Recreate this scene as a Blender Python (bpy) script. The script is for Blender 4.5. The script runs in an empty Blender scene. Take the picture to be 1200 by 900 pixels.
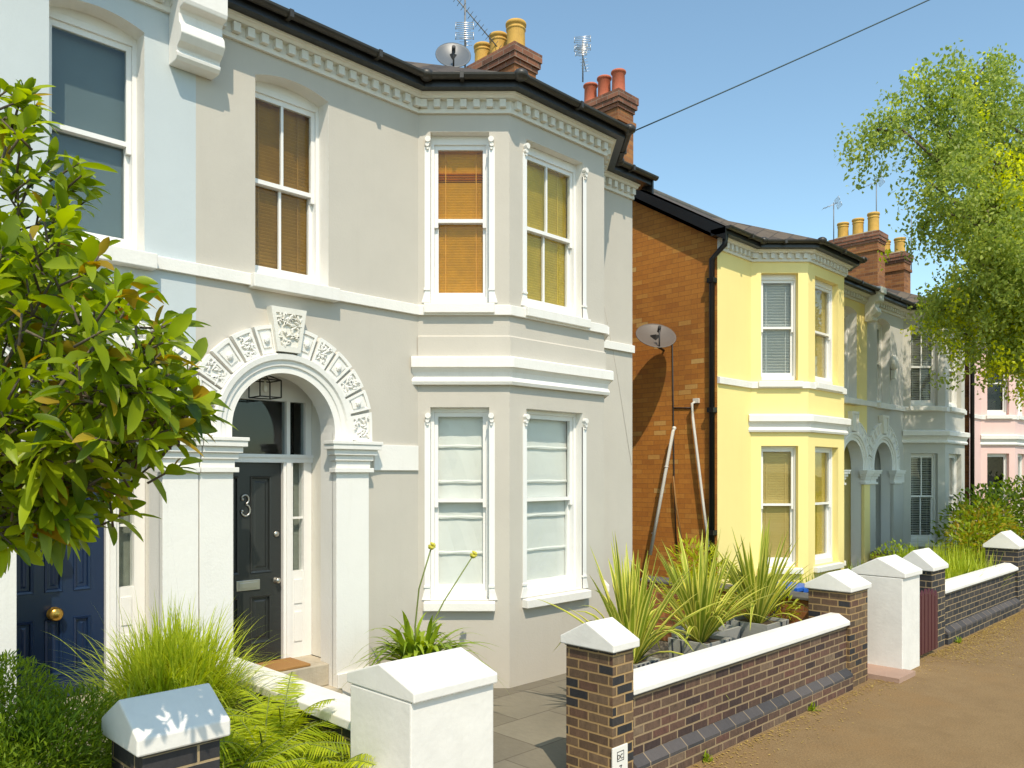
import bpy, bmesh, math, random
import numpy as np
from mathutils import Vector, Matrix
from mathutils.geometry import tessellate_polygon

random.seed(7); RNG = np.random.default_rng(7)
S = bpy.context.scene
COL = S.collection
R = math.radians
EYE = 2.1          # camera height above the pavement (m)
D = 6.19           # distance of the house fronts from the camera line (m)

def at(px, py, Y):
    """photo pixel -> point on the vertical plane at distance Y from the street line"""
    u = (px - 600) / 940.0
    t = Y / (.70711 * (1 - u))
    return Vector((Y * (1 + u) / (1 - u), Y, EYE + (555 - py) / 940.0 * t))

# ------------------------------------------------------------------ materials
MATS = {}
def nodes_of(name):
    m = bpy.data.materials.new(name); m.use_nodes = True
    nt = m.node_tree; nt.nodes.clear()
    out = nt.nodes.new('ShaderNodeOutputMaterial')
    MATS[name] = m
    return m, nt, out
def N(nt, typ, **kw):
    n = nt.nodes.new(typ)
    for k, v in kw.items():
        if k in n.inputs: n.inputs[k].default_value = v
        else: setattr(n, k, v)
    return n
def L(nt, a, ao, b, bi): nt.links.new(a.outputs[ao], b.inputs[bi])
def ramp(nt, stops, interp='LINEAR'):
    r = nt.nodes.new('ShaderNodeValToRGB'); r.color_ramp.interpolation = interp
    el = r.color_ramp.elements
    el[0].position, el[0].color = stops[0][0], (*stops[0][1], 1)
    el[1].position, el[1].color = stops[-1][0], (*stops[-1][1], 1)
    for p, c in stops[1:-1]:
        e = el.new(p); e.color = (*c, 1)
    return r
def mixc(nt, mode='MIX', fac=.5):
    m = nt.nodes.new('ShaderNodeMix'); m.data_type = 'RGBA'; m.blend_type = mode
    m.inputs[0].default_value = fac
    return m
def sh(c, k): return tuple(max(0, min(1, x * k)) for x in c)

def paint(name, col, rough=.55, var=.06, bump=.15, scale=1.3, fine=55, stain=0.0, metallic=0.0):
    m, nt, out = nodes_of(name)
    b = N(nt, 'ShaderNodeBsdfPrincipled', Roughness=rough, Metallic=metallic)
    tc = N(nt, 'ShaderNodeTexCoord')
    n1 = N(nt, 'ShaderNodeTexNoise', Scale=scale, Detail=6.0, Roughness=.65)
    L(nt, tc, 'Object', n1, 'Vector')
    r1 = ramp(nt, [(.3, sh(col, 1 - var)), (.7, sh(col, 1 + var * .6))])
    L(nt, n1, 'Fac', r1, 'Fac')
    src = r1
    if stain:
        mp = N(nt, 'ShaderNodeMapping'); mp.inputs['Scale'].default_value = (5, 5, .35)
        L(nt, tc, 'Object', mp, 'Vector')
        n2 = N(nt, 'ShaderNodeTexNoise', Scale=1.6, Detail=8.0, Roughness=.7)
        L(nt, mp, 'Vector', n2, 'Vector')
        r2 = ramp(nt, [(.52, (1, 1, 1)), (.78, (1 - stain, 1 - stain * 1.05, 1 - stain * 1.25))])
        L(nt, n2, 'Fac', r2, 'Fac')
        mx = mixc(nt, 'MULTIPLY', 1.0)
        L(nt, r1, 'Color', mx, 6); L(nt, r2, 'Color', mx, 7)
        nt.links.new(mx.outputs[2], b.inputs['Base Color'])
    else:
        L(nt, r1, 'Color', b, 'Base Color')
    if bump:
        n3 = N(nt, 'ShaderNodeTexNoise', Scale=fine, Detail=4.0)
        L(nt, tc, 'Object', n3, 'Vector')
        n4 = N(nt, 'ShaderNodeTexNoise', Scale=3.5, Detail=3.0)
        L(nt, tc, 'Object', n4, 'Vector')
        ad = N(nt, 'ShaderNodeMath', operation='MULTIPLY_ADD'); ad.inputs[1].default_value = 2.5
        L(nt, n4, 'Fac', ad, 0); L(nt, n3, 'Fac', ad, 2)
        bp = N(nt, 'ShaderNodeBump', Strength=bump, Distance=.01)
        L(nt, ad, 'Value', bp, 'Height'); L(nt, bp, 'Normal', b, 'Normal')
    L(nt, b, 'BSDF', out, 'Surface')
    return m

def brick(name, stops, mortar, bw=.225, rh=.075, ms=.006, rough=.8, offset=.5, bump=.5, dirt=.25):
    m, nt, out = nodes_of(name)
    b = N(nt, 'ShaderNodeBsdfPrincipled', Roughness=rough)
    uv = N(nt, 'ShaderNodeTexCoord')
    nw = N(nt, 'ShaderNodeTexNoise', Scale=9.0, Detail=2.0)
    L(nt, uv, 'UV', nw, 'Vector')
    vm = N(nt, 'ShaderNodeVectorMath', operation='MULTIPLY_ADD')
    vm.inputs[1].default_value = (.007, .007, 0)
    L(nt, nw, 'Color', vm, 0); L(nt, uv, 'UV', vm, 2)
    br = N(nt, 'ShaderNodeTexBrick', Scale=1.0, offset=offset)
    br.inputs['Color1'].default_value = (0, 0, 0, 1); br.inputs['Color2'].default_value = (1, 1, 1, 1)
    br.inputs['Mortar'].default_value = (.5, .5, .5, 1)
    br.inputs['Mortar Size'].default_value = ms; br.inputs['Mortar Smooth'].default_value = .3
    br.inputs['Brick Width'].default_value = bw; br.inputs['Row Height'].default_value = rh
    L(nt, vm, 'Vector', br, 'Vector')
    rp = ramp(nt, stops)
    L(nt, br, 'Color', rp, 'Fac')
    n1 = N(nt, 'ShaderNodeTexNoise', Scale=11.0, Detail=8.0, Roughness=.8)
    mpn = N(nt, 'ShaderNodeMapping'); mpn.inputs['Scale'].default_value = (2.4, .9, 1)
    L(nt, uv, 'UV', mpn, 'Vector'); L(nt, mpn, 'Vector', n1, 'Vector')
    r2 = ramp(nt, [(.3, (1 - dirt, 1 - dirt, 1 - dirt)), (.72, (1.0, 1.0, 1.0))])
    L(nt, n1, 'Fac', r2, 'Fac')
    mu = mixc(nt, 'MULTIPLY', 1.0)
    L(nt, rp, 'Color', mu, 6); L(nt, r2, 'Color', mu, 7)
    mm = mixc(nt, 'MIX'); L(nt, br, 'Fac', mm, 0)
    nt.links.new(mu.outputs[2], mm.inputs[6])
    mm.inputs[7].default_value = (*mortar, 1)
    n5 = N(nt, 'ShaderNodeTexNoise', Scale=.8, Detail=5.0)
    L(nt, uv, 'UV', n5, 'Vector')
    r5 = ramp(nt, [(.3, (.72, .72, .74)), (.65, (1, 1, 1))])
    L(nt, n5, 'Fac', r5, 'Fac')
    m5 = mixc(nt, 'MULTIPLY', 1.0)
    nt.links.new(mm.outputs[2], m5.inputs[6]); L(nt, r5, 'Color', m5, 7)
    nt.links.new(m5.outputs[2], b.inputs['Base Color'])
    inv = N(nt, 'ShaderNodeMath', operation='MULTIPLY_ADD'); inv.inputs[1].default_value = -1.0
    L(nt, br, 'Fac', inv, 0)
    sc = N(nt, 'ShaderNodeMath', operation='MULTIPLY'); sc.inputs[1].default_value = .6
    L(nt, n1, 'Fac', sc, 0); L(nt, sc, 'Value', inv, 2)
    bp = N(nt, 'ShaderNodeBump', Strength=bump, Distance=.012)
    L(nt, inv, 'Value', bp, 'Height'); L(nt, bp, 'Normal', b, 'Normal')
    L(nt, b, 'BSDF', out, 'Surface')
    return m

def leafmat(name, c1, c2, rough=.4, trans=.45, spec=.4, edge=None, scale=6.0, hue=.485):
    m, nt, out = nodes_of(name)
    geo = N(nt, 'ShaderNodeNewGeometry')
    tc = N(nt, 'ShaderNodeTexCoord')
    n1 = N(nt, 'ShaderNodeTexNoise', Scale=scale, Detail=3.0)
    L(nt, tc, 'Object', n1, 'Vector')
    ad = N(nt, 'ShaderNodeMath', operation='MULTIPLY_ADD'); ad.inputs[1].default_value = .45
    L(nt, geo, 'Random Per Island', ad, 0)
    mul = N(nt, 'ShaderNodeMath', operation='MULTIPLY'); mul.inputs[1].default_value = .55
    L(nt, n1, 'Fac', mul, 0); L(nt, mul, 'Value', ad, 2)
    rp = ramp(nt, [(.22, c1), (.72, c2)])
    L(nt, ad, 'Value', rp, 'Fac')
    colout = (rp, 'Color')
    b = N(nt, 'ShaderNodeBsdfPrincipled', Roughness=rough)
    b.inputs['Specular IOR Level'].default_value = spec
    t = N(nt, 'ShaderNodeBsdfTranslucent')
    if edge:
        uv = N(nt, 'ShaderNodeSeparateXYZ'); L(nt, tc, 'UV', uv, 'Vector')
        a = N(nt, 'ShaderNodeMath', operation='SUBTRACT'); a.inputs[1].default_value = .5
        L(nt, uv, 'X', a, 0)
        ab = N(nt, 'ShaderNodeMath', operation='ABSOLUTE'); L(nt, a, 'Value', ab, 0)
        r2 = ramp(nt, [(edge[1], (0, 0, 0)), (edge[1] + .06, (1, 1, 1))])
        L(nt, ab, 'Value', r2, 'Fac')
        mx = mixc(nt, 'MIX'); L(nt, r2, 'Color', mx, 0)
        L(nt, rp, 'Color', mx, 6); mx.inputs[7].default_value = (*edge[0], 1)
        nt.links.new(mx.outputs[2], b.inputs['Base Color']); nt.links.new(mx.outputs[2], t.inputs['Color'])
    else:
        L(nt, rp, 'Color', b, 'Base Color')
        hs = N(nt, 'ShaderNodeHueSaturation', Hue=hue, Saturation=1.1, Value=1.5)
        L(nt, rp, 'Color', hs, 'Color'); L(nt, hs, 'Color', t, 'Color')
    ms = N(nt, 'ShaderNodeMixShader'); ms.inputs[0].default_value = trans
    L(nt, b, 'BSDF', ms, 1); L(nt, t, 'BSDF', ms, 2)
    L(nt, ms, 'Shader', out, 'Surface')
    return m

def glassmat(name, tint=(.95, .965, .96), k=.45):
    m, nt, out = nodes_of(name)
    t = N(nt, 'ShaderNodeBsdfTransparent'); t.inputs['Color'].default_value = (*tint, 1)
    g = N(nt, 'ShaderNodeBsdfGlossy', Roughness=.015)
    tc = N(nt, 'ShaderNodeTexCoord')
    n = N(nt, 'ShaderNodeTexNoise', Scale=2.2, Detail=1.0); L(nt, tc, 'Object', n, 'Vector')
    bp = N(nt, 'ShaderNodeBump', Strength=.12, Distance=.02); L(nt, n, 'Fac', bp, 'Height')
    L(nt, bp, 'Normal', g, 'Normal')
    f = N(nt, 'ShaderNodeLayerWeight', Blend=.5)
    pw = N(nt, 'ShaderNodeMath', operation='POWER'); pw.inputs[1].default_value = 4.0; L(nt, f, 'Facing', pw, 0)
    mu = N(nt, 'ShaderNodeMath', operation='MULTIPLY_ADD'); mu.inputs[1].default_value = .85; mu.inputs[2].default_value = .04 * k; mu.use_clamp = True
    L(nt, pw, 'Value', mu, 0)
    ms = N(nt, 'ShaderNodeMixShader'); L(nt, mu, 'Value', ms, 0)
    L(nt, t, 'BSDF', ms, 1); L(nt, g, 'BSDF', ms, 2); L(nt, ms, 'Shader', out, 'Surface')
    return m

def groundmat(name, c1, c2, c3, scale, rough=.9, bump=.4, fine=60, blotch=1.2):
    m, nt, out = nodes_of(name)
    b = N(nt, 'ShaderNodeBsdfPrincipled', Roughness=rough)
    tc = N(nt, 'ShaderNodeTexCoord')
    n1 = N(nt, 'ShaderNodeTexNoise', Scale=scale, Detail=9.0, Roughness=.72); L(nt, tc, 'Object', n1, 'Vector')
    n2 = N(nt, 'ShaderNodeTexNoise', Scale=blotch, Detail=6.0, Roughness=.7); L(nt, tc, 'Object', n2, 'Vector')
    n3 = N(nt, 'ShaderNodeTexNoise', Scale=fine, Detail=5.0, Roughness=.8); L(nt, tc, 'Object', n3, 'Vector')
    r1 = ramp(nt, [(.3, c1), (.7, c2)]); L(nt, n1, 'Fac', r1, 'Fac')
    r2 = ramp(nt, [(.5, (0, 0, 0)), (.68, (1, 1, 1))]); L(nt, n2, 'Fac', r2, 'Fac')
    mx = mixc(nt, 'MIX'); L(nt, r2, 'Color', mx, 0); L(nt, r1, 'Color', mx, 6); mx.inputs[7].default_value = (*c3, 1)
    r3 = ramp(nt, [(.32, (.6, .6, .6)), (.62, (1.12, 1.12, 1.12))]); L(nt, n3, 'Fac', r3, 'Fac')
    m2 = mixc(nt, 'MULTIPLY', 1.0); nt.links.new(mx.outputs[2], m2.inputs[6]); L(nt, r3, 'Color', m2, 7)
    nt.links.new(m2.outputs[2], b.inputs['Base Color'])
    bp = N(nt, 'ShaderNodeBump', Strength=bump, Distance=.01); L(nt, n3, 'Fac', bp, 'Height'); L(nt, bp, 'Normal', b, 'Normal')
    L(nt, b, 'BSDF', out, 'Surface')
    return m

GREY = paint('grey_stucco', (.53, .49, .42), .75, .05, .13, stain=.035)
BLUE = paint('pale_blue_stucco', (.525, .575, .585), .7, .04, .11, stain=.035)
YELLOW = paint('yellow_stucco', (.90, .74, .29), .7, .03, .11, stain=.035)
STONE = paint('off_white_stucco', (.55, .53, .47), .75, .06, .11, stain=.035)
PINK = paint('pink_stucco', (.80, .56, .51), .75, .04, .11, stain=.035)
WHITE = paint('white_masonry_paint', (.80, .775, .72), .6, .04, .16, stain=.08)
CREAM = paint('off_white_masonry_paint', (.74, .71, .63), .6, .04, .16, stain=.08)
PIERWHITE = paint('white_rendered_pier', (.78, .755, .70), .65, .08, .18, scale=4, fine=30, stain=.05)
GLOSS = paint('white_gloss_paint', (.82, .805, .77), .35, .03, .05, stain=.05)
SLATEDOOR = paint('charcoal_gloss_paint', (.025, .028, .027), .32, .1, .05)
BLUEDOOR = paint('navy_gloss_paint', (.008, .022, .062), .3, .1, .05)
BLACK = paint('black_gloss_paint', (.012, .012, .012), .35, .25, .1)
GUTTER = paint('weathered_black_gutter', (.035, .031, .024), .45, .35, .1, scale=6)
LEAD = paint('lead_grey_metal', (.2, .21, .22), .5, .15, .1)
ALU = paint('aluminium', (.6, .6, .6), .35, .1, 0, metallic=.8)
NICKEL = paint('brushed_nickel', (.55, .53, .48), .3, .1, 0, metallic=.9)
BRASS = paint('brass', (.55, .33, .07), .28, .1, 0, metallic=.9)
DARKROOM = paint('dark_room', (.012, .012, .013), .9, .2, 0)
DISHGREY = paint('satellite_dish_grey', (.115, .125, .135), .4, .08, .03)
DISHBROWN = paint('satellite_dish_taupe', (.13, .108, .09), .5, .1, .05)
POTY = paint('buff_clay', (.62, .36, .07), .75, .16, .2, scale=7, stain=.25)
POTR = paint('red_clay', (.52, .135, .065), .75, .1, .2, scale=7, stain=.15)
TERR = paint('flaunching_mortar', (.3, .24, .13), .9, .3, .4, scale=8)
COIR = paint('coir', (.33, .17, .05), .95, .2, .6, fine=120)
STEPSTONE = paint('worn_stone', (.46, .40, .30), .85, .15, .3, scale=5, stain=.3)
MAROON = paint('maroon_paint', (.085, .022, .03), .4, .12, .08)
ROMAN = paint('white_linen', (.74, .73, .69), .85, .03, .12, fine=200)
AMBERSHADE = paint('shade_toned_amber_slat', (.40, .20, .02), .5, .14, .05, scale=9)  # amber slats, colour darkened to stand for tree reflections and shade
AMBER = paint('amber_wood_slat', (.80, .36, .006), .5, .14, .05, scale=9)
OLIVE = paint('beige_wood_slat', (.76, .53, .06), .5, .12, .05, scale=9)
WSLAT = paint('white_slat', (.70, .70, .66), .45, .04, 0)
TAN = paint('tan_slat', (.70, .52, .18), .5, .1, 0)
ROLLER = paint('reflection_toned_roller_cloth', (.25, .29, .275), .85, .05, .08, fine=150)  # grey-blue cloth colour takes in the sky reflected by the window glass
NET = paint('net_curtain_cloth', (.22, .235, .19), .9, .2, .1, scale=14)
PVC = paint('white_pvc', (.68, .64, .56), .45, .12, .03, stain=.2)
CABLE = paint('dark_cable', (.03, .027, .025), .6, .2, 0)
WIRE = paint('teal_grey_cable', (.035, .075, .09), .6, .1, 0)
BARK = paint('grey_brown_bark', (.13, .10, .07), .9, .35, .8, scale=9, fine=30)
SLATEPOT = paint('slate_grey_planter', (.36, .36, .33), .7, .12, .2, stain=.25)
SLATEDARK = paint('dark_slate_stripe', (.045, .055, .075), .6, .2, .15)
SOIL = groundmat('soil', (.06, .04, .022), (.11, .075, .04), (.05, .05, .025), 8, bump=.8)
BLUEBAG = paint('blue_plastic', (.02, .12, .5), .4, .1, .05)
SLATECOPE = paint('grey_slate_coping', (.11, .105, .09), .75, .25, .3, scale=7, stain=.3)
SIGN = paint('white_enamel', (.78, .76, .70), .3, .04, .02)
INK = paint('black_enamel', (.015, .015, .015), .4, .1, 0)
PAVE = groundmat('worn_tarmac', (.215, .132, .052), (.28, .182, .078), (.26, .155, .058), 3.0, fine=70, blotch=.9)
ROADM = groundmat('asphalt', (.045, .045, .045), (.06, .058, .055), (.05, .05, .05), 5)
EARTH = groundmat('earth_and_turf', (.06, .07, .02), (.1, .11, .035), (.09, .065, .035), 2)
KERB = paint('granite_kerb', (.3, .29, .27), .8, .15, .3)
PINKSLAB = paint('pink_paving_slab', (.40, .26, .19), .85, .1, .3)
BRICK_OR = brick('orange_brick', [(0, (.48, .17, .022)), (.45, (.56, .21, .026)), (.85, (.60, .235, .032)), (.95, (.64, .29, .05)), (1, (.70, .42, .13))],
                 (.30, .115, .022), ms=.004, dirt=.25)
BRICK_CH = brick('sooty_red_brick', [(0, (.30, .11, .035)), (.5, (.46, .17, .05)), (1, (.58, .25, .07))], (.3, .17, .08), dirt=.5)
BRICK_DK = brick('chimney_cap_brick', [(0, (.20, .085, .045)), (.5, (.34, .13, .065)), (1, (.46, .19, .10))], (.3, .22, .16), dirt=.5)
BRICK_PIER = brick('mottled_brown_blue_brick', [(0, (.03, .03, .035)), (.2, (.045, .043, .045)), (.25, (.15, .09, .05)), (.62, (.24, .15, .08)), (.8, (.17, .08, .05)), (1, (.28, .20, .11))],
                   (.40, .26, .11), bw=.17, rh=.066, ms=.007, dirt=.6)
BRICK_WALL = brick('mottled_red_brown_brick', [(0, (.075, .045, .04)), (.25, (.13, .065, .045)), (.55, (.20, .12, .075)), (.8, (.20, .09, .062)), (1, (.29, .20, .125))],
                   (.33, .235, .13), bw=.205, rh=.066, ms=.008, dirt=.68)
BRICK_BLUE = brick('blue_engineering_brick', [(0, (.028, .028, .032)), (.6, (.05, .047, .047)), (1, (.085, .07, .06))], (.38, .28, .15), bw=.225, rh=.075, ms=.006, dirt=.4)
BLUECOPE = brick('blue_brick_on_edge', [(0, (.055, .052, .055)), (1, (.115, .10, .095))], (.30, .225, .14), bw=.225, rh=.5, ms=.006, offset=0.0)
SLATE = brick('roof_slates', [(0, (.07, .055, .045)), (.6, (.12, .095, .075)), (1, (.17, .13, .09))], (.03, .026, .022), bw=.28, rh=.22, ms=.006, dirt=.4)
FLAG = brick('stone_flags', [(0, (.20, .175, .125)), (1, (.265, .235, .17))], (.12, .10, .07), bw=.75, rh=.6, ms=.007, dirt=.22, bump=.25)
GLASS = glassmat('window_glass')
GLASSD = glassmat('window_glass_dark', (.80, .84, .85), .9)
MAG_G = leafmat('magnolia_leaf', (.06, .12, .008), (.37, .46, .018), .36, .48, .4, hue=.495)
MAG_Y = leafmat('magnolia_leaf_yellowing', (.32, .20, .012), (.45, .34, .03), .4, .4, .4)
MAG_B = leafmat('magnolia_leaf_browning', (.22, .085, .015), (.38, .19, .03), .5, .3, .3)
BIRCH_D = leafmat('tree_leaf_cool', (.21, .28, .06), (.42, .48, .10), .45, .5, .35, hue=.5)
BIRCH_L = leafmat('tree_leaf_lime', (.52, .56, .012), (.80, .79, .025), .45, .5, .3, hue=.5)
GRASSM = leafmat('grass_blade', (.26, .36, .02), (.54, .60, .06), .45, .4, .35)
FERNM = leafmat('fern_frond', (.24, .34, .012), (.50, .56, .025), .5, .45, .25)
DARKFERN = leafmat('dark_feathery_leaf', (.085, .15, .01), (.24, .34, .02), .5, .35, .25)
SWORD = leafmat('variegated_sword_leaf', (.20, .28, .018), (.40, .46, .04), .4, .35, .4, edge=((.78, .72, .14), .25))
STRAP = leafmat('strap_leaf', (.15, .25, .012), (.36, .46, .04), .38, .35, .45)
BAMBOO = leafmat('lime_bamboo_leaf', (.30, .36, .01), (.52, .55, .03), .45, .45, .3)
BUSHD = leafmat('dark_laurel_leaf', (.06, .11, .008), (.22, .30, .022), .35, .3, .5)
BUSHL = leafmat('light_shrub_leaf', (.16, .25, .012), (.34, .42, .03), .45, .4, .3)
BUSHY = leafmat('yellow_shrub_leaf', (.20, .20, .012), (.46, .34, .03), .45, .4, .3)
FLOWER = paint('pale_bud', (.55, .50, .06), .7, .1, .1)
PETAL = leafmat('fallen_catkin', (.30, .19, .05), (.50, .36, .11), .8, .1, .1)
STEM = paint('green_stem', (.16, .20, .04), .6, .15, .1)

# ------------------------------------------------------------------ mesh building
ORIGIN = {}
class MB:
    def __init__(s): s.v, s.f, s.m, s.sm = [], [], [], []
    def add(s, pts, faces, mat=0, smooth=False):
        o = len(s.v); s.v += [tuple(p) for p in pts]
        for f in faces: s.f.append([o + i for i in f]); s.m.append(mat); s.sm.append(smooth)
    def poly(s, pts, mat=0): s.add(pts, [list(range(len(pts)))], mat)
    def box(s, x0, x1, y0, y1, z0, z1, mat=0):
        s.hexa([(x0, y0, z0), (x1, y0, z0), (x1, y1, z0), (x0, y1, z0), (x0, y0, z1), (x1, y0, z1), (x1, y1, z1), (x0, y1, z1)], mat)
    def hexa(s, p, mat=0):
        s.add(p, [(3, 2, 1, 0), (4, 5, 6, 7), (0, 1, 5, 4), (1, 2, 6, 5), (2, 3, 7, 6), (3, 0, 4, 7)], mat)
    def fbox(s, fr, u0, u1, d0, d1, z0, z1, mat=0):
        P = fr.p
        s.hexa([P(u0, d1, z0), P(u1, d1, z0), P(u1, d0, z0), P(u0, d0, z0), P(u0, d1, z1), P(u1, d1, z1), P(u1, d0, z1), P(u0, d0, z1)], mat)
    def prism(s, a, b, mat=0, capm=None):
        n = len(a); cm = mat if capm is None else capm
        s.add(list(a) + list(b), [(i, (i + 1) % n, n + (i + 1) % n, n + i) for i in range(n)], mat)
        s.add(a, [list(range(n))[::-1]], cm); s.add(b, [list(range(n))], cm)
    def loft(s, rings, mat=0, caps=True, smooth=False, closed=True):
        n = len(rings[0]); pts = [p for r in rings for p in r]; fs = []
        for k in range(len(rings) - 1):
            for i in range(n if closed else n - 1):
                j = (i + 1) % n
                fs.append((k * n + i, k * n + j, (k + 1) * n + j, (k + 1) * n + i))
        s.add(pts, fs, mat, smooth)
        if caps and closed:
            s.add(rings[0], [list(range(n))[::-1]], mat); s.add(rings[-1], [list(range(n))], mat)
    def tube(s, pts, r, mat=0, n=8, smooth=True):
        pts = [Vector(p) for p in pts]; rr = r if isinstance(r, (list, tuple)) else [r] * len(pts)
        rings = []; up = Vector((.13, .27, .95)).normalized()
        for i, p in enumerate(pts):
            t = (pts[min(i + 1, len(pts) - 1)] - pts[max(i - 1, 0)]).normalized()
            a = t.cross(up)
            if a.length < .05: a = t.cross(Vector((1, 0, 0)))
            a.normalize(); b = t.cross(a)
            rings.append([p + (a * math.cos(2 * math.pi * k / n) + b * math.sin(2 * math.pi * k / n)) * rr[i] for k in range(n)])
        s.loft(rings, mat, True, smooth)
    def lathe(s, c, prof, mat=0, n=20, axis='z', smooth=True):
        c = Vector(c); rings = []
        for r, h in prof:
            ring = []
            for k in range(n):
                a = 2 * math.pi * k / n; x, y = r * math.cos(a), r * math.sin(a)
                ring.append(c + (Vector((x, y, h)) if axis == 'z' else Vector((x, h, y)) if axis == 'y' else Vector((h, x, y))))
            rings.append(ring)
        s.loft(rings, mat, True, smooth)
    def ball(s, c, r, mat=0, n=8):
        c = Vector(c); rx, ry, rz = (r, r, r) if not isinstance(r, (tuple, list)) else r
        rings = []
        for i in range(1, n):
            th = math.pi * i / n
            rings.append([c + Vector((rx * math.sin(th) * math.cos(2 * math.pi * k / n), ry * math.sin(th) * math.sin(2 * math.pi * k / n), -rz * math.cos(th))) for k in range(n)])
        s.loft(rings, mat, True, True)
    def sweep(s, path, prof, mat=0, e0=0, e1=0, closed=True):
        """profile (outward, z) carried along a plan path, mitred; outward is to the right of travel in +X"""
        P = [Vector((p[0], p[1])) for p in path]
        P[0] = P[0] - (P[1] - P[0]).normalized() * e0; P[-1] = P[-1] + (P[-1] - P[-2]).normalized() * e1
        rings = []
        for i, p in enumerate(P):
            ns = []
            if i > 0: t = (P[i] - P[i - 1]).normalized(); ns.append(Vector((t.y, -t.x)))
            if i < len(P) - 1: t = (P[i + 1] - P[i]).normalized(); ns.append(Vector((t.y, -t.x)))
            n = sum(ns, Vector((0, 0))).normalized(); n = n / n.dot(ns[0])
            rings.append([(p.x + n.x * o, p.y + n.y * o, z) for o, z in prof])
        s.loft(rings, mat, closed, False, closed)
    def build(s, name, mats, parent=None, bevel=0, recalc=True):
        me = bpy.data.meshes.new(name)
        off = ORIGIN.get(parent, Vector((0, 0, 0)))
        me.from_pydata([(x - off.x, y - off.y, z - off.z) for x, y, z in s.v], [], s.f)
        if not isinstance(mats, (list, tuple)): mats = [mats]
        for m in mats: me.materials.append(m)
        me.polygons.foreach_set('material_index', s.m); me.polygons.foreach_set('use_smooth', s.sm)
        if recalc:
            bm = bmesh.new(); bm.from_mesh(me)
            bmesh.ops.remove_doubles(bm, verts=bm.verts, dist=1e-5)
            bmesh.ops.recalc_face_normals(bm, faces=bm.faces); bm.to_mesh(me); bm.free()
        uvl = me.uv_layers.new(name='UVMap')
        for p in me.polygons:
            n = p.normal
            if abs(n.z) > .8: ax = (Vector((1, 0, 0)), Vector((0, 1, 0)))
            elif abs(n.z) > .3: t = Vector((-n.y, n.x, 0)).normalized(); ax = (t, n.cross(t))
            else: t = Vector((-n.y, n.x, 0)).normalized(); ax = (t, Vector((0, 0, 1)))
            for li in p.loop_indices:
                co = me.vertices[me.loops[li].vertex_index].co + off
                uvl.data[li].uv = (co.dot(ax[0]), co.dot(ax[1]))
        o = bpy.data.objects.new(name, me); COL.objects.link(o)
        if parent is not None: o.parent = parent; ORIGIN[o] = off
        if bevel:
            b = o.modifiers.new('edge', 'BEVEL'); b.width = bevel; b.segments = 2; b.limit_method = 'ANGLE'; b.angle_limit = R(35)
        return o

class Frame:
    def __init__(s, o, t, n, dz=0.0): s.o, s.t, s.n, s.dz = Vector((o[0], o[1])), Vector(t).normalized(), Vector(n).normalized(), dz
    def p(s, u, d, z):
        q = s.o + s.t * u + s.n * d
        return Vector((q.x, q.y, z + s.dz))

def tag(o, label, cat, group=None, kind=None):
    if label: o['label'] = label
    if cat: o['category'] = cat
    if group: o['group'] = group
    if kind: o['kind'] = kind
    return o
def thing(name, loc, label, cat, group=None):
    o = bpy.data.objects.new(name, None); COL.objects.link(o); o.location = loc; o.empty_display_size = .2
    ORIGIN[o] = Vector(loc)
    return tag(o, label, cat, group, 'thing')
def struct(mb, name, mats, label):
    return tag(mb.build(name, mats), label, 'ground', None, 'structure')

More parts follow.
